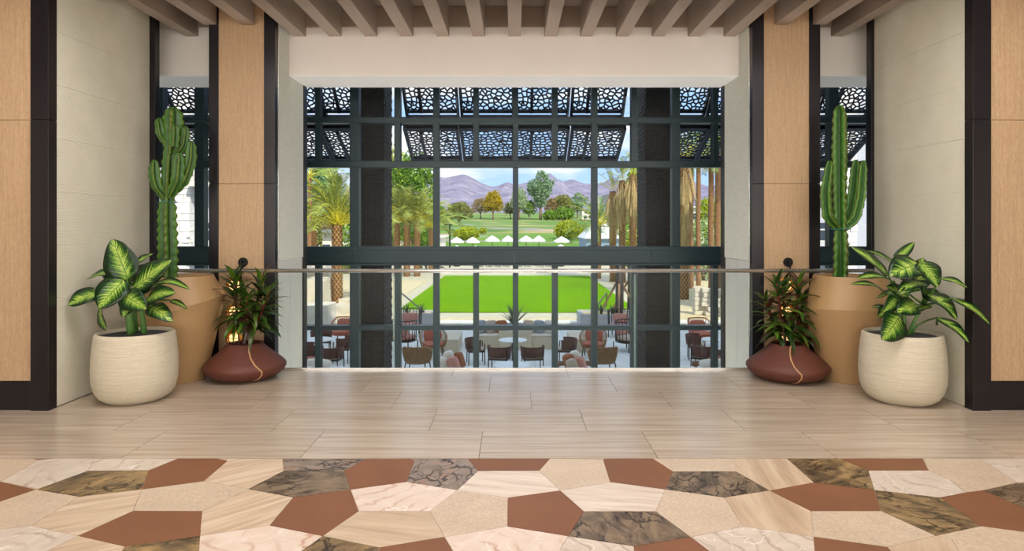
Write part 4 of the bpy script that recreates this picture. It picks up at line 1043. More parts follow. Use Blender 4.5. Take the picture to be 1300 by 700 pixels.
# ---- palms
M_RACH = mat('yellow palm stalk', srgb(206,196,60), .6, var=.1); M_FROND = mat('grey green palm leaflet', srgb(138,152,70), .6, var=.3, scale=3, rand=True); M_FRONDG = mat('green palm leaflet', srgb(106,142,60), .6, var=.3, scale=3, rand=True)
M_DEAD = mat('dry tan palm leaflet', srgb(196,172,118), .9, var=.25, scale=3, rand=True); M_DEADR = mat('dry palm stalk', srgb(186,150,98), .8)
M_PTR = mat('cinnamon palm bark', srgb(96,64,40), .9, var=.3, scale=5); M_PTR2 = mat('palm boot edge', srgb(176,136,88), .9, var=.2)
M_PTR3 = mat('slender palm bark', srgb(142,104,70), .9, var=.25, scale=5, stretch=(1,1,4))
def frond_mesh(L, droop, npair, lw, llen, dead=False, seed=0):
    rn = random.Random(seed); m = MB(); pts = []; x = z = 0; a = 0; n = 14
    for i in range(n+1):
        pts.append(Vector((x, 0, z))); t = i/n; a -= droop/n*(.3+1.4*t); x += math.cos(a)*L/n; z += math.sin(a)*L/n
    m.tube(pts, [.045*L/3*(1-.85*i/n) for i in range(n+1)], 5)
    for k in range(npair):
        t = .2 + .8*(k+.5)/npair; i = min(n-1, int(t*n)); f = t*n-i; p = pts[i].lerp(pts[i+1], f); d = (pts[i+1]-pts[i]).normalized()
        ll = llen*L*(math.sin(math.pi*min(1, (t-.12)*1.05))**.6 + .15)*rn.uniform(.85,1.1)
        for s in (-1, 1):
            dr = (d*.75 + Vector((0, s, 0))*.75 + Vector((0,0,rn.uniform(-.1,.5) if not dead else -.6))).normalized(); e = p + dr*ll - Vector((0,0,ll*.18)); w = d*lw*L/2
            q = p.lerp(e, .5) + Vector((0,0,ll*.05)); m.add([p - w*.5, p + w*.5, q + w, e, q - w], [(0,1,2,4), (4,2,3)], 1)
    return m
protos = {}
def frond(key):
    if key not in protos:
        k, seed = key
        if k == 'up': o = frond_mesh(3.0, 1.0+.35*seed, 26, .02, .17, seed=seed).build('frond', [M_RACH, M_FROND])
        elif k == 'date': o = frond_mesh(3.0, 1.3, 26, .022, .18, seed=seed).build('frond', [M_RACH, M_FRONDG])
        elif k == 'dead': o = frond_mesh(2.6, .5, 18, .03, .12, True, seed).build('dry_frond', [M_DEADR, M_DEAD])
        else: o = frond_mesh(1.8, 1.5, 18, .05, .22, seed=seed).build('frond', [M_RACH, M_FRONDG])
        protos[key] = o
    return protos[key]
def palm(px, d, z0, ztop, r, label, kind, n, scale, pr, seed, skirt=0, skirt_l=1.0, boots=True, grp=None, bark=None, name='palm_tree'):
    b = Vector((X(px, d), d, z0)); t = thing(name, label, 'palm tree', b, 0, grp); rn = random.Random(seed); h = ztop - z0
    tr = MB().tube([(0,0,-.15)] + [(.02*math.sin(i), 0, h*i/10) for i in range(1, 11)], [r*1.1]+[r*(1-.03*i/10) for i in range(1, 11)], 12).build('trunk', bark or M_PTR, t, smooth=True)
    if boots:
        m = MB(); pitch = r*.55; rows_ = int(h/pitch); per = 9
        for i in range(rows_):
            for k in range(per):
                a = 2*math.pi*(k + .5*(i % 2))/per; c = Vector((math.cos(a), math.sin(a), 0)); s = Vector((-c.y, c.x, 0)); q = c*r*.96 + Vector((0,0,i*pitch)); w = r*.30
                m.add([q - s*w, q + s*w, q + s*w*.7 + Vector((0,0,pitch)) + c*r*.22, q - s*w*.7 + Vector((0,0,pitch)) + c*r*.22], [(0,1,2,3)])
        o = m.build('bark_scales', M_PTR2, tr); o['kind'] = 'stuff'
    for i in range(n):
        u = (i+.5)/n; yaw = i*2.4 + rn.uniform(-.3,.3); pitch = R(pr[0] + (pr[1]-pr[0])*u) + rn.uniform(-.12,.12); sc = scale*rn.uniform(.85,1.12)
        inst(frond((kind, rn.randrange(3))), 'frond', t, Matrix.Translation((math.cos(yaw)*r*.5, math.sin(yaw)*r*.5, h + .25*u)) @ Matrix.Rotation(yaw, 4, 'Z') @ Matrix.Rotation(-pitch, 4, 'Y') @ Matrix.Rotation(rn.uniform(-.5,.5), 4, 'X') @ Matrix.Scale(sc, 4))
    for i in range(skirt):
        u = (i+.5)/skirt; yaw = i*2.4 + rn.uniform(-.3,.3); pitch = R(-62 - 22*u) + rn.uniform(-.1,.1)
        inst(frond(('dead', rn.randrange(3))), 'dry_frond', t, Matrix.Translation((math.cos(yaw)*r*.8, math.sin(yaw)*r*.8, h - skirt_l*u)) @ Matrix.Rotation(yaw, 4, 'Z') @ Matrix.Rotation(-pitch, 4, 'Y') @ Matrix.Scale(scale*rn.uniform(.7,1.0), 4))
    return t
d = 34.0; palm(428, d, PZ, Z(286, d), .25, 'single stout palm with yellow stalks and diamond-patterned trunk', 'up', 52, 1.0, (8, 88), 1)
d = 52.0
for px, top, lb in ((504, 283, 'stout palm closest to the brick pier of the row of three'), (516.5, 281, 'stout palm in the middle of the row of three'), (529.5, 279, 'stout palm at the open lawn end of the row of three')):
    palm(px, d, LZ, Z(top, d), .23, lb, 'up', 40, .95, (15, 88), int(px), 0, .4, grp='row of three stout palms')
palm(547, 58, LZ, Z(290, 58), .2, 'low date palm with arching fronds beside the three stout palms', 'date', 26, 1.05, (5, 80), 9)
palm(760, 50, LZ, Z(287, 50), .17, 'young date palm with arching fronds in front of the white tent roof', 'date', 26, .95, (0, 82), 10)
for px, d, top, lb in ((778, 47, 243, 'shorter shaggy palm with dry skirt beside the white tent roof'), (790, 46, 229, 'taller shaggy palm with dry skirt in the middle of its row'), (803.5, 45, 222, 'shaggy palm with dry skirt closest to the brick pier')):
    palm(px, d, LZ, Z(top, d), .21, lb, 'up', 8, .6, (40, 85), int(px), 64, 2.4, grp='shaggy palms')
palm(868.5, 36, PZ, Z(205, 36), .23, 'thick shaggy palm beside the slender palms', 'up', 10, .8, (20, 80), 33, 70, 4.2)
for px, d, lb, r in ((877.5, 42, 'slender palm with a slightly darker trunk next to the shaggy palm', .14), (886.5, 44, 'slender dark-trunked palm standing clear of its neighbours', .15), (902.5, 40, 'slender cinnamon palm of the pair by the window post', .16), (911, 39, 'thicker slender palm of the pair by the window post', .17)):
    palm(px, d, PZ, Z(195, d), r, lb, 'date', 18, .7, (-20, 70), int(px), 0, 0, False, 'slender palms', M_PTR3)
palm(393, 42, PZ, Z(226, 42), .13, 'slender palm behind the end of the window wall', 'date', 22, .75, (-30, 75), 77, 0, 0, False, None, M_PTR3)
palm(398, 48, PZ, Z(282, 48), .2, 'low feathery palm in front of the flat-roofed house', 'up', 24, .8, (10, 75), 78)
for o in protos.values(): bpy.data.objects.remove(o)

# ================================================================== buildings, pool, parasols beyond the lawn
M_BWHITE = mat('sunlit white render', srgb(226,220,208), .85, var=.04); M_BROOF = mat('grey roofing', srgb(150,148,150), .7); M_BWIN = mat('dark window glass', srgb(60,70,84), .2, var=.2); M_CANV = mat('white canvas', srgb(236,234,228), .8, var=.03); M_BLUEW = mat('blue grey render', srgb(128,150,166), .8); M_BRED = mat('salmon render', srgb(196,150,126), .85)
def house(px0, px1, ytop, ybase_z, d, depth, label, wins, roof=None, wall=M_BWHITE, name='villa'):
    x0, x1 = X(px0, d), X(px1, d); zt_ = Z(ytop, d); t = thing(name, label, 'building', ((x0+x1)/2, d, ybase_z)); w = (x1-x0)/2; h = zt_ - ybase_z
    MB().box(-w, w, 0, depth, -1, h).build('wall', wall, t)
    rf = MB()
    if roof == 'tent': rf.add([(-w*1.1,-.5,h),(w*1.1,-.5,h),(w*1.1,depth+.5,h),(-w*1.1,depth+.5,h),(-w*.12,depth/2,h+roof_h),(w*.12,depth/2,h+roof_h)], [(0,1,5,4),(1,2,5),(2,3,4,5),(3,0,4),(3,2,1,0)])
    else: rf.bbox(-w-.4, w+.4, -.7, depth+.4, h, h+.25, .03)
    rf.build('roof', M_CANV if roof == 'tent' else (roof or M_BWHITE), t)
    for (a, b, z0, z1) in wins:
        o = MB().box(-w + a*2*w, -w + b*2*w, -.06, .02, z0*h, z1*h).build('window', M_BWIN, t)
        MB().box(-w + a*2*w - .05, -w + b*2*w + .05, -.09, -.061, z0*h - .12, z0*h).build('sill', wall, o)
    return t
b = GT(747, 279); house(739, 760, 266, b.z, b.y, 12, 'white two-storey villa among trees on the golf course', [(.1,.3,.1,.4),(.4,.6,.1,.4),(.7,.9,.1,.4),(.15,.85,.6,.8)], name='villa'); 
roof_h = 2.2
house(744, 786, 303, -3.0, 75, 8, 'white poolside pavilion with hipped tent roof', [(.05,.45,.35,.75),(.55,.92,.35,.75)], 'tent', M_BLUEW, 'pavilion')
house(386, 446, 296, PZ, 60, 9, 'low flat-roofed house behind the single stout palm', [(.05,.25,.2,.7),(.35,.55,.2,.7)], M_BROOF, name='house')
house(380, 404, 285, PZ, 66, 5, 'salmon rendered block above the flat-roofed house', [(.2,.5,.75,.9)], M_BRED, M_BRED, name='house')
house(868, 912, 264, -1.0, 120, 9, 'far white terrace house behind the slender palms', [(.05,.95,.62,.82),(.1,.9,.25,.45)], name='terrace_house')
house(494, 560, 302, -3.0, 92, 6, 'low white pool house behind the stout palms', [(.1,.2,.2,.7),(.3,.42,.2,.7),(.55,.68,.2,.7),(.78,.9,.2,.7)], name='pool_house')
M_WATER = mat('pool water', srgb(110,176,196), .08, var=.2, scale=.4)
tag(MB().prism([(x, y) for x, y in [(-1.2 + 6.5*math.cos(a)*1.3, 85 + 7*math.sin(a)) for a in [2*math.pi*k/40 for k in range(40)]]], -2.95, -2.9).build('swimming_pool', M_WATER), 'blue swimming pool between lawn and golf course', 'swimming pool')
def parasol(px, py, d, wpx, label, grp):
    r = wpx/2*d/F; zt_ = Z(py, d); t = thing('parasol', label, 'parasol', (X(px, d), d, -2.95), 0, grp); h = zt_ + 2.95
    MB().lathe([(r, h-.55), (r*.5, h-.22), (.05, h)], n=8).build('canopy', M_CANV, t); MB().lathe([(r, h-.55),(r,h-.7)], n=8).build('valance', M_CANV, t)
    MB().tube([(0,0,0),(0,0,h)], .04, 6).build('pole', M_BLACK, t); MB().lathe([(.35,0),(.35,.08),(.05,.12)], n=12).build('base', M_BLACK, t)
front = [(546,301.5,78,20),(580,301,80,18),(600,301,80,18),(625,299.5,82,19),(645,299.5,82,17),(668,299.5,82,19),(684,299.5,83,17),(713,300.5,80,21)]
for px, py, d, w in front: parasol(px, py, d, w, 'white parasol in the row along the swimming pool', 'parasols along the pool')
for px, py, d, w in [(580,311.5,72,20),(604,312,72,16),(712,310.5,72,20),(560,313,70,14)]: parasol(px, py, d, w, 'white parasol of the nearer row below the pool', 'parasols of the nearer row')
M_FENCE = mat('pale pool fence', srgb(206,212,210), .6)
pf = thing('pool_fence', 'low pale fence along the pool', 'fence', (0, 73, -2.95))
fp = MB().box(-.05,.05,-.05,.05,0,1.15).build('post', M_FENCE, pf, loc=(-10,0,0))
for k in range(1, 19): inst(fp, 'post', pf, Matrix.Translation((-10+k*1.25, 0, 0)))
for z_ in (.3, 1.1): MB().box(-10, 12.5, -.02, .02, z_, z_+.05).build('fence_rail', M_FENCE, pf)
fg = MB().box(.08, 1.17, -.008, .008, .34, 1.09).build('fence_panel', M_GLASS, pf, loc=(-10,0,0))
for k in range(1, 18): inst(fg, 'fence_panel', pf, Matrix.Translation((-10+k*1.25, 0, 0)))
# lamp post in front of the pool house
lp = thing('lamp_post', 'dark lamp post beside the round lime bush', 'lamp post', (X(571, 70), 70, -2.95)); zz = Z(286, 70) + 2.95
MB().tube([(0,0,0),(0,0,zz)], [.09,.07], 8).build('post', M_BLACK, lp); MB().bbox(-.55,.55,-.12,.12,zz,zz+.12,.02).build('lamp_head', M_BLACK, lp)
# loungers by the pool
M_LOUNG = mat('white lounger sling', srgb(224,222,218), .7)
lg = thing('pool_lounger', 'white lounger beside the pool fence', 'lounger', (0, 70, -2.95), 0, 'loungers by the pool')
MB().bbox(-.35,.35,-.9,.5,.3,.4,.03).build('seat', M_LOUNG, lg); MB().bbox(-.35,.35,0,.75,-.04,.04,.03, M=Matrix.Translation((0,.48,.36)) @ Matrix.Rotation(R(50),4,'X')).build('backrest', M_LOUNG, lg)
for sx in (-.3,.3):
    for sy in (-.8,.4): MB().tube([(sx,sy,0),(sx,sy,.32)], .03, 6).build('leg', M_LOUNG, lg)
lg.location = (X(612, 71.5), 71.5, -2.95)
for px in (623, 634, 645, 661, 672, 688, 699): dup(lg, (X(px, 71.5), 71.5, -2.95), random.uniform(-.03,.03))
# ---- stone wing of the hotel seen through the side slots
M_STONE = pot_mat('rough light stone', srgb(236,232,228), .9, (3,3,5), .8); M_STONEB = pot_mat('blue grey stone wall', srgb(196,198,210), .9, (3,3,8), .5)  # pier stone paled: sunlight on it is put into the colour
DW = 27.0
def wz(z): return H + (z-H)*DW/17
for s, nm in ((-1, 'left'), (1, 'right')):
    w = struct(empty('wall_hotel_wing_' + nm, (s*13, DW, PZ)), 'stone faced hotel wing beyond the side slot')
    def wb_(name, m, x0, x1, y0, y1, z0, z1): return MB().bbox(min(x0,x1), max(x0,x1), y0, y1, z0, z1, .012).build(name, m, w, off=(s*13, DW, PZ))
    wb_('wall', M_STONEB, s*11.3, s*20, DW, DW+5, PZ, 7)
    rn = random.Random(5)
    zc = PZ; i = 0
    while zc < 6.8:
        hh = rn.uniform(.24, .44)
        for a, b_ in ((12.75, 13.02 + (.14 if i % 2 else 0)), (13.03 + (.14 if i % 2 else 0), 13.45)): wb_('stone_block', M_STONE, s*a, s*b_-s*.008, DW-.4 - rn.uniform(0,.06), DW, zc, zc+hh-.01)
        zc += hh; i += 1
    for z0 in (wz(.85), wz(2.6)): wb_('balcony_slab', M_BWHITE, s*11.2, s*12.7, DW-.8, DW, z0-.18, z0); wb_('balcony_rail', M_BWHITE, s*11.2, s*12.7, DW-.8, DW-.75, z0+.45, z0+.5); wb_('balcony_rail', M_BWHITE, s*11.2, s*12.7, DW-.8, DW-.75, z0+.9, z0+.95)
    for z0 in (wz(.0), wz(1.6), wz(3.0)): wb_('window_recess', M_BWIN, s*11.6, s*12.4, DW-.015, DW+.01, z0-.7, z0-.0)

# ================================================================== terrace furniture
M_TERRAC = mat('terracotta cushion', srgb(176,98,78), .85, var=.08, bmp=.2); M_PINK = mat('dusty pink cushion', srgb(192,132,120), .85, var=.08); M_ROPE = mat('tan rope weave', srgb(150,116,82), .85, var=.3, scale=20)
M_DRK = mat('dark brown weave', srgb(88,50,38), .7, var=.25, scale=18); M_DLEG = mat('dark brown metal', srgb(48,38,34), .5, .3); M_TTOP = mat('white stone table top', srgb(226,224,222), .4, var=.03); M_GREYC = mat('grey patterned cushion', srgb(150,156,164), .85, var=.45, scale=14); M_TAUPE = mat('taupe cushion', srgb(186,166,148), .85, var=.08)
M_IVORY = mat('ivory cushion', srgb(226,214,202), .85, var=.05); M_RUST = mat('rust cushion', srgb(150,86,50), .85, var=.15); M_BLOCK = mat('honed limestone', srgb(206,190,166), .7, var=.06, scale=3); M_CONC = mat('pale concrete', srgb(176,174,176), .8, var=.06, scale=3); M_LSTONE = pot_mat('quarry limestone', srgb(206,196,180), .9, (2,2,5), .8); M_AGAVE = mat('dark agave leaf', srgb(66,84,52), .5, var=.3, rand=True); M_GRAV = mat('sandy gravel bed', srgb(206,188,150), .95, var=.15, scale=5, bmp=.5); M_TIMB = mat('weathered timber', srgb(134,104,78), .85, var=.25, stretch=(1,1,.2))
def at(px, d): return (X(px, d), d, PZ)
def legs4(t, w, d, h, r, m, splay=0.0):
    for sx in (-1, 1):
        for sy in (-1, 1): MB().tube([(sx*(w+splay), sy*(d+splay), 0), (sx*w, sy*d, h)], r, 7).build('leg', m, t)
def arc(rad, a0, a1, z, n=16, sy=1.0): return [(rad*math.sin(R(a0+(a1-a0)*k/n)), rad*sy*math.cos(R(a0+(a1-a0)*k/n)), z) for k in range(n+1)]
def tub_chair(name, label, loc, rz, rope, cush, grp, r=.41, top=.80, lean=.06):   # round woven armchair; its back is at +y
    t = thing(name, label, 'armchair', loc, rz, grp)
    legs4(t, .27, .27, .36, .018, M_DLEG, .05)
    MB().lathe([(r*.82,.33),(r*.86,.36),(r*.82,.385)], n=24).build('seat_frame', rope, t)
    lo, hi = arc(r*.86, -118, 118, .38, 30), []
    for k, p in enumerate(lo):
        f = 1 - abs(k-15)/15; hi.append((p[0]*(1+lean+.1), p[1]*(1+lean+.12), .56 + (top-.56)*min(1, f*1.7)))
    MB().tube(hi, .02, 7).build('back_rim', M_DLEG if rope is M_DRK else rope, t, smooth=True)
    m = MB()
    for a, b in zip(lo[::1], hi[::1]): m.tube([a, ((a[0]+b[0])/2*1.04, (a[1]+b[1])/2*1.04, (a[2]+b[2])/2), b], .011, 5)
    if cush is M_IVORY: m.add(lo + hi, [[k, k+1, 32+k, 31+k] for k in range(30)])
    m.build('woven_back', rope, t)
    MB().cushion(r*1.5, r*1.45, .15, Matrix.Translation((0,-.02,.45)), e=.6).build('seat_cushion', cush, t, smooth=True)
    if cush is not M_IVORY: MB().cushion(r*1.35, .16, .42, Matrix.Translation((0, r*.58, .66)) @ Matrix.Rotation(R(-12), 4, 'X'), e=.5).build('back_cushion', cush, t, smooth=True)
    return t

tub_chair('lounge_chair', 'woven tan lounge chair turning its back, beside the limestone block and striped daybed', at(530, 18.9), R(175), M_ROPE, M_IVORY, 'woven tan lounge chairs')
tub_chair('lounge_chair', 'woven tan lounge chair turning its back, beside the concrete planter with timber stakes', at(765, 18.9), R(190), M_ROPE, M_IVORY, 'woven tan lounge chairs')
tub_chair('rope_armchair', 'round rope armchair with terracotta cushions in front of the striped pole chairs', at(550, 21.2), R(12), M_ROPE, M_TERRAC, 'rope armchairs with terracotta cushions', .43, .82)
tub_chair('rope_armchair', 'round rope armchair with terracotta cushions below the concrete planter with stakes', at(753, 21.2), R(-14), M_ROPE, M_TERRAC, 'rope armchairs with terracotta cushions', .43, .82)
tub_chair('rope_armchair', 'terracotta armchair at the foot of the stepped limestone blocks', at(434, 23.6), R(-10), M_TERRAC, M_TERRAC, 'terracotta armchairs', .40, .9)
tub_chair('rope_armchair', 'terracotta armchair at the foot of the sloping stone wall', at(890, 23.2), R(12), M_TERRAC, M_TERRAC, 'terracotta armchairs', .44, .92)
def dining(label, loc, rz, grp='dark woven dining chairs'):
    t = thing('dining_chair', label, 'chair', loc, rz, grp)
    for sx in (-1, 1):
        for sy in (-1, 1): MB().tube([(sx*.27, sy*.24, 0), (sx*.26, sy*.23, .64 if sy < 0 else .70)], .016, 7).build('leg', M_DLEG, t)
    MB().bbox(-.28, .28, -.25, .25, .38, .42, .012).build('seat_frame', M_DLEG, t)
    MB().cushion(.52, .48, .09, Matrix.Translation((0,0,.45))).build('seat_cushion', M_TAUPE, t, smooth=True)
    lo, hi = arc(.31, -112, 112, .46, 18, .95), arc(.33, -112, 112, .74, 18, .98)
    m = MB(); m.add(lo + hi, [[k, k+1, 20+k, 19+k] for k in range(18)]); solid(m.build('woven_back', M_DRK, t, smooth=True), .03)
    MB().tube(hi, .02, 7).build('top_rail', M_DRK, t, smooth=True)
    return t
dining('dark woven chair turning its back at the central table, nearer the ivory-roll sofa', at(634, 19.1), R(170), 'dark woven chairs at the central table')
dining('dark woven chair turning its back, at the central round table near the second white table', at(676, 19.1), R(188), 'dark woven chairs at the central table')
dining('dark woven chair sideways at the central table, before the honed block by pole chairs', at(604, 20.3), R(100), 'dark woven chairs at the central table')
dining('dark woven chair sideways at the central table, in front of the block by the planter', at(719, 20.3), R(-100), 'dark woven chairs at the central table')
for px, d, rz in ((421, 19.0, 172), (394, 19.4, 110), (437, 20.6, -100), (408, 21.8, 10)): dining('dark woven chair at the round table beside the stepped limestone blocks', at(px, d), R(rz), 'chairs by the limestone blocks')
for px, d, rz in ((892, 19.2, 150), (906, 18.8, 185), (884, 21.0, 80)): dining('dark woven chair at the round table beside the sloping stone wall', at(px, d), R(rz), 'chairs by the sloping wall')
def round_table(label, loc, r, h=.74):
    t = thing('round_table', label, 'table', loc); MB().lathe([(r-.02,h-.035),(r,h-.02),(r,h-.008),(r-.01,h)], n=40).build('table_top', M_TTOP, t); MB().tube([(0,0,.03),(0,0,h-.035)], .04, 10).build('column', M_DLEG, t); MB().lathe([(.28,0),(.28,.015),(.05,.035)], n=24).build('base', M_DLEG, t)
round_table('white round table in front of the agave', at(651, 20.2), .42)
round_table('white round table close to the glass, below the agave table', at(650, 16.6), .46)
round_table('white round table beside the stepped limestone blocks', at(404, 20.3), .45)
round_table('white round table beside the sloping stone wall', at(908, 20.3), .40)
# striped pole chairs
def pole_chair(label, loc, rz, cush):
    t = thing('pole_chair', label, 'armchair', loc, rz, 'striped pole chairs')
    legs4(t, .33, .33, .3, .02, M_DLEG)
    MB().lathe([(.36,.28),(.40,.31),(.36,.34)], n=24).build('seat_frame', M_DLEG, t)
    top, lo = arc(.42, -125, 125, .98, 14), arc(.40, -125, 125, .3, 14)
    for a, b in zip(lo, top): MB().tube([a, b], .014, 6).build('back_pole', M_DLEG, t)
    MB().tube(top, .018, 7).build('top_rail', M_DLEG, t)
    MB().cushion(.66, .66, .18, Matrix.Translation((0,-.03,.42)), e=.6).build('seat_cushion', cush, t, smooth=True)
    MB().cushion(.6, .16, .34, Matrix.Translation((0,.26,.66)) @ Matrix.Rotation(R(-12),4,'X')).build('back_cushion', M_PINK, t, smooth=True)
pole_chair('pole-back chair with pink cushions in front of the low concrete planter', at(521, 25.4), R(10), M_PINK)
pole_chair('pole-back chair with its striped back turned, beside the terracotta rope armchair', at(513, 22.6), R(160), M_PINK)
pole_chair('pole-back chair with pink cushions below the timber stakes', at(786, 25.2), R(-20), M_PINK)
pole_chair('pole-back chair with plump cushions beside the brick pier', at(797, 22.4), R(40), M_TAUPE)
# honed limestone blocks
for s, lb in ((-1, 'honed limestone block behind the rope armchair and pole chairs'), (1, 'honed limestone block behind the rope armchair and timber stakes')):
    a, b = sorted((s*1.83, s*2.95)); tag(MB().bbox(a-(a+b)/2, b-(a+b)/2, -.85, .85, 0, .42, .015).build('stone_block', M_BLOCK, loc=((a+b)/2, 22.9, PZ)), lb, 'stone block')
# central banquette
bq = thing('banquette', 'low stone banquette with tan back in front of the agave', 'bench', at(654, 23.0)); MB().bbox(-1.35, 1.35, -.35, .35, 0, .40, .02).build('base', M_BLOCK, bq); MB().bbox(-.55, .55, -.46, -.36, .0, .62, .02).build('backrest', M_BLOCK, bq); MB().cushion(2.6, .68, .12, Matrix.Translation((0,0,.45)), e=.2).build('seat_pad', M_IVORY, bq, smooth=True)
def pillow(label, px, d, z, m, rz, tilt, s=.46, grp=None):
    o = MB().cushion(s, .17, s).build('cushion', m, None, smooth=True, loc=(X(px, d), d, z)); o.rotation_euler = (R(tilt), 0, R(rz)); tag(o, label, 'cushion', grp)
zb = PZ + .51 + .2
for px, m, rz, lb in ((611, M_GREYC, 40, 'grey patterned cushion on the banquette end nearest the pole chairs'), (624, M_TAUPE, 35, 'plain taupe cushion beside the grey patterned one, pole chair end'), (637, M_RUST, 30, 'rust cushion leaning by the agave, pole chair end'), (671, M_TAUPE, -30, 'plain taupe cushion beside the agave, timber stake end'), (684, M_GREYC, -35, 'grey patterned cushion between two plain ones, timber stake end'), (697, M_IVORY, -40, 'ivory cushion on the banquette end nearest the timber stakes')): pillow(lb, px, 22.9, zb, m, rz, -18)
# sofas close to the glass
def roll_sofa(label, loc, rz, w):
    t = thing('low_sofa', label, 'sofa', loc, rz); MB().bbox(-w/2, w/2, -.4, .4, .08, .40, .02).build('base', M_TIMB, t); MB().cushion(w-.1, .74, .14, Matrix.Translation((0,0,.46)), e=.2).build('seat_pad', M_IVORY, t, smooth=True)
    MB().bbox(-w/2, w/2, -.46, -.40, .08, .62, .01).build('backrest', M_TIMB, t)
    MB().bbox(w/2-.02, w/2+.36, -.4, .4, .40, .50, .015).build('side_shelf', M_TTOP, t)
    for sx in (-1, 1):
        for sy in (-1, 1): MB().box(sx*(w/2-.1)-.04, sx*(w/2-.1)+.04, sy*.32-.04, sy*.32+.04, 0, .09).build('foot', M_DLEG, t)
roll_sofa('low timber sofa with ivory rolls in front of the rope armchair and pole chairs', at(570, 17.2), R(0), .95)
roll_sofa('low timber sofa with rust cushion in front of the rope armchair by the planter', at(731, 17.2), R(180), .95)
roll_sofa('low timber sofa beside the table by the limestone blocks', at(392, 17.3), R(-14), 1.0)
roll_sofa('low timber sofa beside the table by the sloping wall', at(912, 17.3), R(194), 1.0)
def bolster(label, px, py, d, m, rz, L=.5, r=.12, tilt=60):
    c = W(px, py, d); o = MB().cushion(L, r*2.2, r*2, e=.38).build('bolster', m, None, smooth=True, loc=c); o.rotation_euler = (0, R(tilt), R(rz)); tag(o, label, 'cushion')
for a in ((571, 456, 17.0, M_IVORY, 0, 'plump ivory bolster standing tallest on the ivory-roll sofa'), (564, 464, 16.9, M_IVORY, 20, 'ivory bolster lying lowest on the ivory-roll sofa'), (576, 464, 16.8, M_PINK, -20, 'pink bolster on the ivory-roll sofa'), (582, 458, 17.1, M_RUST, -30, 'rust brown bolster on the ivory-roll sofa'),
          (723, 460, 17.0, M_RUST, 30, 'rust brown bolster on the sofa by the planter'), (731, 456, 17.1, M_IVORY, 0, 'ivory bolster standing on the sofa by the planter'), (737, 464, 16.9, M_PINK, -20, 'pink bolster on the sofa by the planter'), (727, 466, 16.8, M_TAUPE, 10, 'taupe bolster on the sofa by the planter')): bolster(a[5], a[0], a[1], a[2], a[3], a[4], .42, .13, 70)
bolster('long ivory bolster on the sofa by the limestone blocks', 405, 461, 17.0, M_IVORY, 60, .75, .1, 12); bolster('terracotta bolster on the sofa by the limestone blocks', 398, 459, 17.1, M_TERRAC, 50, .6, .11, 10)
bolster('long ivory bolster on the sofa by the sloping wall', 903, 461, 17.0, M_IVORY, 120, .75, .1, 12); bolster('rust bolster on the sofa by the sloping wall', 910, 458, 17.1, M_RUST, 120, .5, .11, 10)
# ---- agaves and planters
def agave_part(t, h, n, seed, z0, r0=.04):
    rn = random.Random(seed); pr = None
    for i in range(n):
        yaw = i*2.4; pitch = R(28 + 58*(i/n)) + rn.uniform(-.1,.1)
        if pr is None:
            m = MB(); m.add([(0,-.05,0),(0,.05,0),(.35,.055,.03),(.35,-.055,.03),(.75,.03,0),(.75,-.03,0),(1,0,-.05)], [(0,1,2,3),(3,2,4,5),(5,4,6)]); pr = m.build('blade', M_AGAVE, t); o = pr
        else: o = inst(pr, 'blade', t, Matrix())
        o.matrix_local = Matrix.Translation((0,0,z0)) @ Matrix.Rotation(yaw,4,'Z') @ Matrix.Rotation(-pitch,4,'Y') @ Matrix.Scale(h*rn.uniform(.85,1.1),4)
ag = thing('potted_agave', 'spiky agave in a round pot behind the banquette', 'potted plant', at(653, 24.2)); MB().lathe([(.2,0),(.3,.3),(.32,.62),(.28,.62),(.26,.55)], n=28).build('pot', M_CONC, ag, smooth=True); MB().lathe([(.27,0),(0,.02)], (0,0,.56), n=20).build('soil', M_SOILB, ag); agave_part(ag, .85, 30, 3, .56)
def planter(label, px0, px1, d, depth, agaves):
    x0, x1 = X(px0, d), X(px1, d); w = (x1-x0)/2; t = thing('concrete_planter', label, 'planter', ((x0+x1)/2, d, PZ))
    MB().bbox(-w, w, 0, .14, 0, .62, .01).build('wall', M_CONC, t); MB().bbox(-w, w, depth-.14, depth, 0, .62, .01).build('wall', M_CONC, t); MB().bbox(-w, -w+.14, .14, depth-.14, 0, .62, .01).build('wall', M_CONC, t); MB().bbox(w-.14, w, .14, depth-.14, 0, .62, .01).build('wall', M_CONC, t)
    MB().box(-w+.13, w-.13, .13, depth-.13, .1, .55).build('gravel', M_GRAV, t)
    for px, dd in agaves: 
        p = thing('agave', 'small agave planted in the ' + label, 'agave', (X(px, d+dd), d+dd, PZ+.54), 0, 'agaves in the ' + label); agave_part(p, .5, 16, int(px), 0)
planter('concrete planter behind the pole chairs', 500, 550, 27.0, 1.1, ((517, .5), (535, .6), (507, .6)))
planter('concrete planter under the timber stakes', 737, 806, 26.6, 1.6, ((763, .6), (757, 1.0), (778, .6)))
# staked young trees in the planter by the brick pier
for px, d, lb in ((786, 27.5, 'young dark-trunked tree held by timber stakes above the planter'), (801, 28.6, 'second staked young tree close to the brick pier')):
    t = thing('staked_tree', lb, 'tree', (X(px, d), d, LZ)); MB().tube([(0,0,0),(.02,0,1.2),(0,0,3.0)], [.19,.17,.15], 10).build('trunk', M_DLEG, t, smooth=True)
    for a in (20, 140, 260): MB().tube([(1.1*math.cos(R(a)), 1.1*math.sin(R(a)), 0), (.15*math.cos(R(a)), .15*math.sin(R(a)), 1.6)], .045, 6).build('stake', M_TIMB, t)
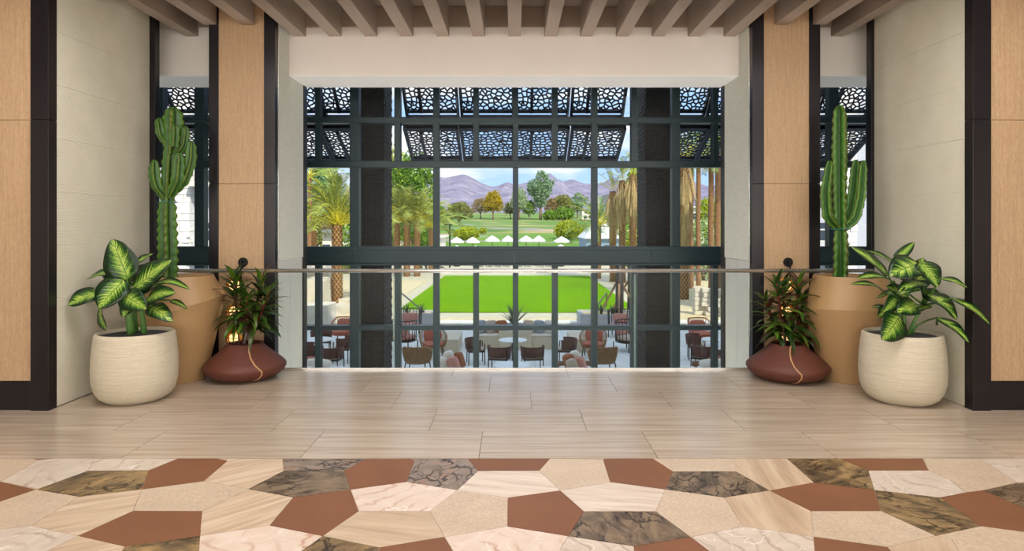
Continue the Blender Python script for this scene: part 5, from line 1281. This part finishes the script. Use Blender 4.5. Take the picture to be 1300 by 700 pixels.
# stacked limestone: stepped blocks on one side, sloping wall on the other
def quarry(label, px, py, w, dp, h, rz, z=None, grp=None):
    p = G(px, py, PZ if z is None else z); rn = random.Random(int(px*7+py)); bm = bmesh.new(); bmesh.ops.create_cube(bm, size=1); bmesh.ops.subdivide_edges(bm, edges=bm.edges[:], cuts=2, use_grid_fill=True)
    for v in bm.verts: v.co = Vector((v.co.x*w, v.co.y*dp, (v.co.z+.5)*h)) + Vector((rn.uniform(-1,1), rn.uniform(-1,1), rn.uniform(-1,1) if v.co.z > -.4 else 0))*.035
    m = MB(); bm.verts.index_update(); m.add([v.co for v in bm.verts], [[v.index for v in f.verts] for f in bm.faces]); bm.free()
    o = m.build('limestone_block', M_LSTONE, loc=p); o.rotation_euler = (0,0,R(rz)); tag(o, label, 'boulder', grp)
for i, (px, py, w, h, z) in enumerate(((398, 414, 1.5, .9, None), (420, 404, 1.4, .62, None), (395, 395, 1.5, 1.5, None), (404, 390, 1.2, 1.5, None), (402, 380, 2.2, 1.7, None), (446, 392, .9, .5, None), (392, 372, 2.0, 1.7, None))):
    quarry(['broad pale quarry block at the foot of the steps','low quarry block below the stout palm trunk','tall quarry block behind the broad pale one','upright quarry block beside the tall one','long quarry block crowning the steps','small quarry block right under the stout palm','rear quarry block half hidden by the window post'][i], px, py, w, 1.2, h, random.uniform(-20,20), z, 'stepped quarry blocks')
sw = thing('sloping_wall', 'sloping wall of coursed limestone beside the terracotta armchair', 'stone wall', (X(880, 30), 30, PZ)); rn = random.Random(11)
for j in range(7):
    x = 0; L0 = 0.25*j
    while x < 5 - L0:
        w_ = rn.uniform(.4,.75); MB().bbox(.0 + x*.62 + j*.0, .0 + (x+w_)*.62 - .012, -x*.55-.3, -x*.55+.1 + rn.uniform(0,.05), j*.2, j*.2+.188, .012).build('stone', M_LSTONE, sw); x += w_
gb = struct(MB().box(-16, -6.2, 29.2, 48, PZ-.1, LZ+.03).build('floor_gravel_bed_left', M_GRAV)); gb = struct(MB().box(6.6, 18, 29.2, 48, PZ-.1, LZ+.03).build('floor_gravel_bed_right', M_GRAV))
# stair handrails
for (a, b, lb) in (((508, 371, 33), (538, 396, 27.8), 'black stair handrail descending beside the lawn, pole chair side'), ((770, 372, 33), (757, 390, 28.2), 'black stair handrail descending beside the lawn, timber stake side')):
    p, q = W(*a), W(*b); t = thing('stair_handrail', lb, 'handrail', (q.x, q.y, PZ)); o_ = Vector((q.x, q.y, PZ)); MB().tube([p-o_, q-o_], .035, 8).build('rail', M_BLACK, t)
    for e_ in (p, q): MB().tube([Vector((e_.x, e_.y, PZ))-o_, e_-o_], .03, 8).build('post', M_BLACK, t)
